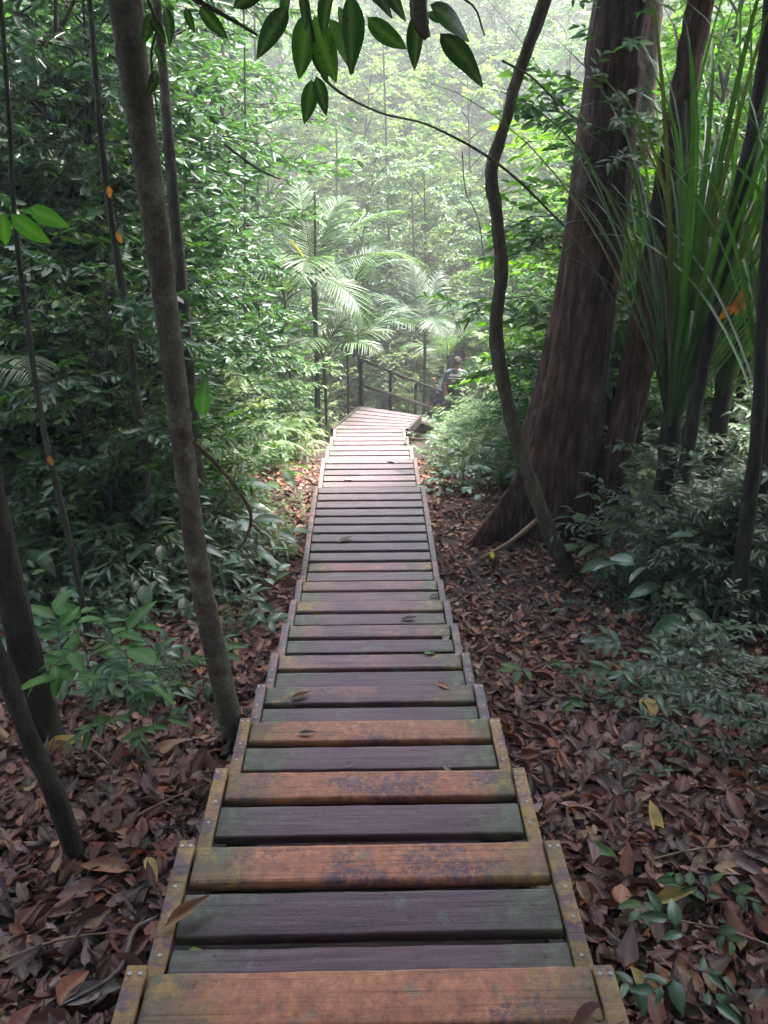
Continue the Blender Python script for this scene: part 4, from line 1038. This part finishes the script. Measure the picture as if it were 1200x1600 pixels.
for nme, c in (('cloth_slate', (.065, .085, .11)), ('cloth_black', (.010, .012, .012)), ('cloth_navy', (.02, .025, .10)), ('cloth_green', (.10, .15, .12)), ('cloth_pale', (.5, .5, .48)), ('hair_dark', (.02, .016, .013)), ('hair_grey', (.35, .30, .28)), ('cloth_trouser', (.03, .035, .04))):
    M[nme] = plain_mat(nme, c, .85, 0, .2, 60)
M['skin'] = plain_mat('skin', (.42, .22, .16), .55, 0, .08, 40)
p1 = P(714, 567, 15.6); hh = 1.74
z1 = ZL - 1.65
person((p1.x, p1.y, z1), R(-12), (p1.z + .11 - z1), 'tall dark haired walker in slate shirt with black backpack seen from behind', M['cloth_slate'], M['cloth_trouser'], M['skin'], M['hair_dark'], pack=M['cloth_black'])
p2 = P(678, 596, 16.7); z2 = CZ - 6.15
person((p2.x, p2.y, z2), R(35), (p2.z + .11 - z2), 'bald walker in green shirt with navy backpack beyond the end of the handrail', M['cloth_green'], M['cloth_trouser'], M['skin'], M['hair_grey'], bald=True, pack=M['cloth_navy'])

# ================================================================ UNDERSTORY
def protos(specs, name, mats, parts=('stem', 'foliage')):
    out = []
    for sp_ in specs:
        s, f = grow(**sp_)
        for i, m_ in enumerate(mats):
            s2, f2 = (s, f) if i == 0 else (s, f.copy())
            if i: f2.materials.clear()
            PH_add = plant_proto(name, s2, f2, m_, 'stem' if sp_['stem_r'] < .012 else 'bark_dark', parts); out.append(PH_add); PH[id(PH_add)] = (sp_['h'] * 1.1, sp_['spread'])
    return out
S1 = [dict(h=.42, spread=.30, nbr=6, twigs=1, lpt=4, ll=.13, tm=T_BROAD, seed=s, stem_r=.004, base_frac=.3) for s in (1, 2, 3)]
S2 = [dict(h=.85, spread=.42, nbr=11, twigs=3, lpt=6, ll=.105, tm=T_NEAR, seed=s, stem_r=.007, base_frac=.1) for s in (11, 12, 13)]
S3 = [dict(h=1.5, spread=.75, nbr=14, twigs=5, lpt=7, ll=.12, tm=T_NEAR, seed=s, stem_r=.011, base_frac=.08, lean=.2) for s in (21, 22, 23)]
S4 = [dict(h=.5, spread=.35, nbr=9, twigs=2, lpt=5, ll=.16, tm=T_SLIM, seed=s, stem_r=.005, base_frac=.05, droop=.3) for s in (31, 32)]
S5 = [dict(h=3.0, spread=1.1, nbr=20, twigs=8, lpt=12, ll=.115, tm=T_BG, seed=s, stem_r=.022, base_frac=.05, lean=.3, nv=1.3, jit=.5, droop=.15) for s in (41, 42, 43)]
S6 = [dict(h=7.5, spread=2.0, nbr=34, twigs=12, lpt=17, ll=.16, tm=T_BG, seed=s, stem_r=.06, base_frac=.05, lean=.6, nv=1.6, jit=.6, droop=.25, upright=.6) for s in (51, 52, 53)]
seedling = protos(S1, 'seedling', ['leaf_blue', 'leaf_mid', 'leaf_dark'])
small = protos(S2, 'understory_shrub', ['leaf_blue', 'leaf_mid'])
small_pale = protos(S2, 'understory_shrub', ['leaf_pale', 'leaf_mid'])
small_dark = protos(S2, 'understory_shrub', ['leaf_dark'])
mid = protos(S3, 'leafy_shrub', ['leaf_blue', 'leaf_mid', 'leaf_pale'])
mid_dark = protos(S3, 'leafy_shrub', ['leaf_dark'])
mid_pale = protos(S3, 'leafy_shrub', ['leaf_pale', 'leaf_mid'])
slim = protos(S4, 'grassy_plant', ['leaf_mid', 'leaf_blue'])
slim_pale = protos(S4, 'grassy_plant', ['leaf_pale'])
tallsh = protos(S5, 'tall_shrub', ['leaf_mid', 'leaf_blue'])
tall_lime = protos(S5, 'tall_shrub', ['leaf_lime', 'leaf_mid'])
tree_mid = protos(S6, 'leafy_tree', ['leaf_mid', 'leaf_blue'], ('trunk', 'crown'))
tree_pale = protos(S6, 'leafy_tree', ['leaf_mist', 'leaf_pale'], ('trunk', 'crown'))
tree_lime = protos(S6, 'leafy_tree', ['leaf_lime', 'leaf_lime'], ('trunk', 'crown'))
def scatter_px(n, box, protos_, smin, smax, label, cat, group, seed, Dmax=30, edge=.8, cond=None):
    r = random.Random(seed); c = 0; t = 0
    while c < n and t < n * 8:
        t += 1; p = G(r.uniform(box[0], box[2]), r.uniform(box[1], box[3]))
        if p.y > Dmax or (abs(p.x - path_x(p.y)) < edge and p.y < 12.8): continue
        if cond and not cond(p): continue
        if 12 < p.y < 18 and abs(p.x - (-.1 + (p.y - 12) * .42)) < .9: continue
        place(protos_, p.x, p.y, r.uniform(smin, smax), label, cat, group); c += 1
def scatter_xy(n, x0, x1, y0, y1, protos_, smin, smax, label, cat, group, seed, cond=None):
    r = random.Random(seed); c = 0; t = 0
    while c < n and t < n * 8:
        t += 1; x, y = r.uniform(x0, x1), r.uniform(y0, y1)
        if abs(x - path_x(y)) < .9 and y < 13: continue
        if 12 < y < 18.5 and abs(x - (-.1 + (y - 12) * .42)) < 1.2: continue
        if cond and not cond(x, y): continue
        place(protos_, x, y, r.uniform(smin, smax), label, cat, group); c += 1
# left side
scatter_px(16, (0, 900, 430, 1080), seedling, .7, 1.2, 'broad leaved seedling in the litter left of the steps', 'seedling', 'seedlings left of the steps', 101)
scatter_px(34, (0, 790, 400, 950), small, .5, .9, 'low leafy shrub on the left forest floor', 'shrub', 'low shrubs left of the steps', 102, edge=1.25)
scatter_px(26, (60, 800, 440, 960), slim, .8, 1.3, 'grassy narrow leaved plant on the left forest floor', 'plant', 'narrow leaved plants left of the steps', 103, edge=1.2)
scatter_px(34, (-100, 700, 430, 850), mid, .6, 1.0, 'leafy shrub in the dense left undergrowth', 'shrub', 'leafy shrubs left of the steps', 104, edge=1.6)
scatter_px(26, (380, 640, 520, 745), small_pale, .6, 1.0, 'pale sunlit shrub beside the left edge of the upper boards', 'shrub', 'sunlit shrubs along the left edge', 105, edge=1.15)
scatter_px(16, (440, 650, 520, 730), slim_pale, .8, 1.3, 'pale grassy tuft beside the bright boards', 'plant', 'pale grassy tufts left of the bright boards', 106, edge=.75)
scatter_xy(26, -6, -1.6, 6.5, 11.5, mid_pale, .8, 1.3, 'pale leafy shrub in the middle distance on the left', 'shrub', 'middle distance shrubs on the left', 107)
scatter_xy(20, -6.5, -1.8, 5.2, 11, tallsh, .7, 1.15, 'tall leafy shrub with small leaves left of the steps', 'shrub', 'tall shrubs left of the steps', 108)
# right side
scatter_px(34, (650, 650, 800, 770), small_pale, .6, .95, 'pale green shrub right of the upper boards', 'shrub', 'sunlit shrubs along the right edge', 111, edge=.95, cond=lambda p: (p.x - c0.x) ** 2 + (p.y - c0.y) ** 2 > 1.3)
scatter_px(12, (655, 700, 740, 800), seedling, .8, 1.1, 'small seedling at the right edge of the level boards', 'seedling', 'seedlings right of the level boards', 112)
scatter_px(18, (640, 640, 740, 690), slim_pale, .9, 1.4, 'feathery pale plant below the walkers', 'plant', 'feathery plants right of the landing', 113)
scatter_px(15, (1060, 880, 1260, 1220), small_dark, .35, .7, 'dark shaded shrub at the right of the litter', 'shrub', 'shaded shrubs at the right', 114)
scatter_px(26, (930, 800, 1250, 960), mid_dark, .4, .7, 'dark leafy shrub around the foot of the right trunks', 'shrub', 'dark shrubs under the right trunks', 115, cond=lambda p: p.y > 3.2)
scatter_px(14, (880, 930, 1150, 1200), seedling, .5, .9, 'green seedling in the right litter', 'seedling', 'seedlings right of the steps', 116)
scatter_xy(14, 2.6, 6, 5.8, 9, mid, .7, 1.2, 'leafy shrub behind the right trunks', 'shrub', 'shrubs behind the right trunks', 117)
scatter_xy(34, 1.9, 7.5, 8.2, 14, tall_lime, .8, 1.35, 'bright lime green tall shrub behind the big tree', 'shrub', 'lime green shrubs behind the big tree', 118)
scatter_xy(22, .9, 4, 9, 13.5, mid_pale, .7, 1.15, 'pale leafy shrub between the landing and the twisting vine', 'shrub', 'pale shrubs right of the landing', 119)
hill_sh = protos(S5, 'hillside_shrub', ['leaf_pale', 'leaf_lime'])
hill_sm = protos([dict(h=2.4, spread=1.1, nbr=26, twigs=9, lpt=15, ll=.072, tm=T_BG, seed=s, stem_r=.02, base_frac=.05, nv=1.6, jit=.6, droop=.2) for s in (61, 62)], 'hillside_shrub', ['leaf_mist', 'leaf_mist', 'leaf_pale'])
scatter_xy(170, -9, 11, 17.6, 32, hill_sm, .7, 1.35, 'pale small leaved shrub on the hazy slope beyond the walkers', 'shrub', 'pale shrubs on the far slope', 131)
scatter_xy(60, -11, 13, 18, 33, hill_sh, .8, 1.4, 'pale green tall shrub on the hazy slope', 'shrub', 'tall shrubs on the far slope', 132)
scatter_px(22, (370, 780, 480, 960), small_pale, .2, .4, 'little green plant by the left edge of the level boards', 'plant', 'little plants along the left edge', 141, edge=.72)
scatter_px(20, (40, 930, 400, 1130), small, .2, .38, 'little leafy plant in the left litter', 'plant', 'little plants in the left litter', 142)
def fern_proto(seed, mat):
    r = random.Random(seed); root = empty('fern')
    for i in range(9):
        rm, lm = frond_mesh(r.uniform(.5, .8), r.uniform(.5, 1.1), i * .7 + r.uniform(-.2, .2), r.uniform(.9, 1.6), 22, .13, r, 1.5)
        f = link('frond', rm, M['stem'], root); link('leaflets', lm, M[mat], f)
    return root
ferns = [fern_proto(1, 'frond_dark'), fern_proto(2, 'frond')]
scatter_px(16, (-60, 740, 430, 900), ferns, .8, 1.3, 'feathery fern in the left undergrowth', 'fern', 'ferns left of the steps', 143, edge=1.2)
scatter_px(8, (660, 660, 800, 740), ferns, .7, 1.0, 'feathery fern right of the upper boards', 'fern', 'ferns right of the upper boards', 144, edge=1.2)
big_leaf = protos([dict(h=.8, spread=.35, nbr=7, twigs=1, lpt=3, ll=.24, tm=T_BROAD, seed=s, stem_r=.006, base_frac=.3) for s in (71, 72)], 'broad_leaved_plant', ['leaf_blue', 'leaf_mid'])
scatter_px(22, (-60, 720, 430, 960), big_leaf, .7, 1.2, 'plant with a few broad leaves in the left undergrowth', 'plant', 'broad leaved plants on the left', 145, edge=1.1)
scatter_px(12, (930, 780, 1250, 1000), big_leaf, .6, 1.0, 'broad leaved plant in the shade at the right', 'plant', 'broad leaved plants on the right', 146)
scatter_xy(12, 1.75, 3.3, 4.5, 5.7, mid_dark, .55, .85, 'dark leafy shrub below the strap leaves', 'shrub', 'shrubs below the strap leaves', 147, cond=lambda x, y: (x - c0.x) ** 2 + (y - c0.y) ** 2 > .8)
scatter_px(8, (60, 960, 330, 1160), big_leaf, .4, .6, 'small broad leaved plant among the left litter', 'plant', 'broad leaved plants in the left litter', 148)
# singled-out small plants
s_, f_ = grow(h=.62, spread=.22, nbr=8, twigs=3, lpt=5, ll=.085, tm=T_NEAR, seed=77, stem_r=.006, base_frac=.55, lean=-.12)
p = G(232, 1228); o = plant_proto('sapling', s_, f_, 'leaf_mid'); o.location = p; tag(o, 'small dark leafy sapling in the left litter', 'sapling')
s_, f_ = grow(h=.44, spread=.16, nbr=8, twigs=1, lpt=4, ll=.17, tm=T_NEAR, seed=78, stem_r=.006, base_frac=.6, upright=.8)
p = G(165, 1165); o = plant_proto('seedling', s_, f_, 'bright'); o.scale = (1.15,) * 3; o.location = p + Vector((0, 0, .10)); tag(o, 'bright green long leaved seedling behind the small dark sapling', 'seedling')
for k, (px, py, sc_, lb) in enumerate(((1060, 1590, .55, 'green seedling at the bottom right corner'), (1075, 1440, .5, 'small seedling with one bright leaf in the lower right litter'), (905, 965, .55, 'pale seedling in the litter right of the middle steps'), (985, 1240, .4, 'tiny green seedling among dead leaves at the right'))):
    g_ = G(px, py); o = place(seedling, g_.x, g_.y, sc_, lb, 'seedling', None)
# climbing leaves on the big tree
for k, (px, py, lb) in enumerate(((955, 85, 'bright climbing leaves high on the big trunk'), (960, 265, 'small leafy climber on the right flank of the big trunk'), (925, 215, 'tiny leafy sprig on the middle of the big trunk'))):
    s_, f_ = grow(h=.35, spread=.30, nbr=7, twigs=2, lpt=4, ll=.11, tm=T_NEAR, seed=90 + k, stem_r=.004, base_frac=.1)
    o = plant_proto('climbing_plant', s_, f_, 'bright' if k == 0 else 'leaf_mid'); o.location = P(px, py, 5.95); o.rotation_euler.x = R(25); tag(o, lb, 'climber')

# background trees
scatter_xy(34, -11, -2.0, 12.5, 19, tree_mid, .75, 1.1, 'leafy tree in the left background', 'tree', 'background trees on the left', 121)
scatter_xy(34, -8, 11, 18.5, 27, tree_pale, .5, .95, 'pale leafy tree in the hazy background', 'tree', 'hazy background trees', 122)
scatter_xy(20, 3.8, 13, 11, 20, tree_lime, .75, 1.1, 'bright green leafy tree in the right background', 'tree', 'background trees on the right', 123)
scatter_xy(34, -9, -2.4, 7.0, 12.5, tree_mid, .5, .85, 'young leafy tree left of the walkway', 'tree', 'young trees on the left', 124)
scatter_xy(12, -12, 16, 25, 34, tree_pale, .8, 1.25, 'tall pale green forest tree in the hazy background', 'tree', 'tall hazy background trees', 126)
def forest_mass():
    Lf = Leaves(T_BG); n = 30000; ncl = 420
    cx = np.random.uniform(-48, 52, ncl); cyy = np.random.uniform(42, 68, ncl); cz = gz(cx, cyy) + np.random.uniform(.5, 6, ncl)
    k = np.random.randint(0, ncl, n); g = np.random.normal(0, 1, (n, 3)) * np.array((1.5, 1.3, 1.2))
    pos = np.stack([cx[k], cyy[k], cz[k]], 1) + g
    d = np.random.normal(0, 1, (n, 3)); d[:, 2] -= .3; nr = np.random.normal(0, .8, (n, 3)); nr[:, 2] += .6; nr[:, 1] -= .5
    Lf.addn(pos, d, nr, np.random.uniform(.35, .8, n), np.random.rand(n))
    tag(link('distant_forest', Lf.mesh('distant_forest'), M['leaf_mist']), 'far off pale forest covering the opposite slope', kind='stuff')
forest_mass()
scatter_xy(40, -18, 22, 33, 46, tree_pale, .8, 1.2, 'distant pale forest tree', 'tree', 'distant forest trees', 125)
for P_ in (seedling, small, small_pale, small_dark, mid, mid_dark, mid_pale, slim, slim_pale, tallsh, tall_lime, tree_mid, tree_pale, tree_lime, hill_sh, hill_sm, ferns, big_leaf): cleanup(P_)

# unseen canopy trees beside and behind the viewer, crowns added to darken near steps
r = random.Random(5)
k = 0
CAN = [(x, y) for x in range(-14, 15, 4) for y in (-9, -5, -1, 3) if not (y == 3 and x in (-6, -10))] + [(-12, 7), (0, 1), (-2, -3), (2, -2), (3.4, 3.4), (4.5, 1), (7.5, 1.5), (4, -1), (-2.5, 2.6), (0, 3.6), (6, 4.5), (12, 6)]
for (x, y) in CAN:
    x += r.uniform(-.8, .8); y += r.uniform(-.8, .8)
    zc = 7.0 + r.uniform(-.6, 1.2) - (.5 if y > 5 else 0)
    root = empty('unseen_shade_tree', (x, y, float(gz(x, y)))); tag(root, 'unseen tall forest tree added to shade the near steps', 'tree', 'unseen canopy trees shading the near steps')
    if abs(x) > 3.6 and not (y > 1 and abs(x) < 5) or y < -3:
        T = Tubes(); hgt = zc - root.location.z; T.add(spline([(0, 0, -.3), (r.uniform(-.2, .2), r.uniform(-.2, .2), hgt * .5), (0, 0, hgt - 1)], 10), [.16 - .008 * i for i in range(10)], 10, .05, r)
        link('trunk', T.mesh('trunk'), M['bark_dark'], root)
    else:
        # limb reaching in from the side
        sx = 5.2 if x > 0 else -5.2; root.location = (sx, y, float(gz(sx, y)))
        T = Tubes(); hgt = zc - root.location.z; T.add(spline([(0, 0, -.3), (0, 0, hgt * .6), ((x - sx) * .5, 0, hgt - 1.6), (x - sx, 0, hgt - 1)], 14), [.16 - .006 * i for i in range(14)], 10, .05, r)
        link('trunk', T.mesh('trunk'), M['bark_dark'], root)
    add_crown(root, (x, y, zc), k % 2, r.uniform(.95, 1.25), r.uniform(0, 6)); k += 1

# ================================================================ HAZE
HAZE_DENSITY = 0.005
hb = bmesh.new(); bmesh.ops.create_cube(hb, size=1)
for v in hb.verts: v.co = Vector((v.co.x * 620, 120 + v.co.y * 400, 8 + v.co.z * 60))
hm = bpy.data.meshes.new('haze'); hb.to_mesh(hm); hb.free()
m, n = new_mat('humid_air'); vp = N(n, 'ShaderNodeVolumePrincipled'); vp.inputs['Color'].default_value = (.93, .97, .95, 1)
vp.inputs['Density'].default_value = HAZE_DENSITY; vp.inputs['Anisotropy'].default_value = .3
out = N(n, 'ShaderNodeOutputMaterial'); n.links.new(vp.outputs[0], out.inputs['Volume'])
tag(link('haze', hm, m), 'thin pale humid haze filling the forest', kind='stuff')
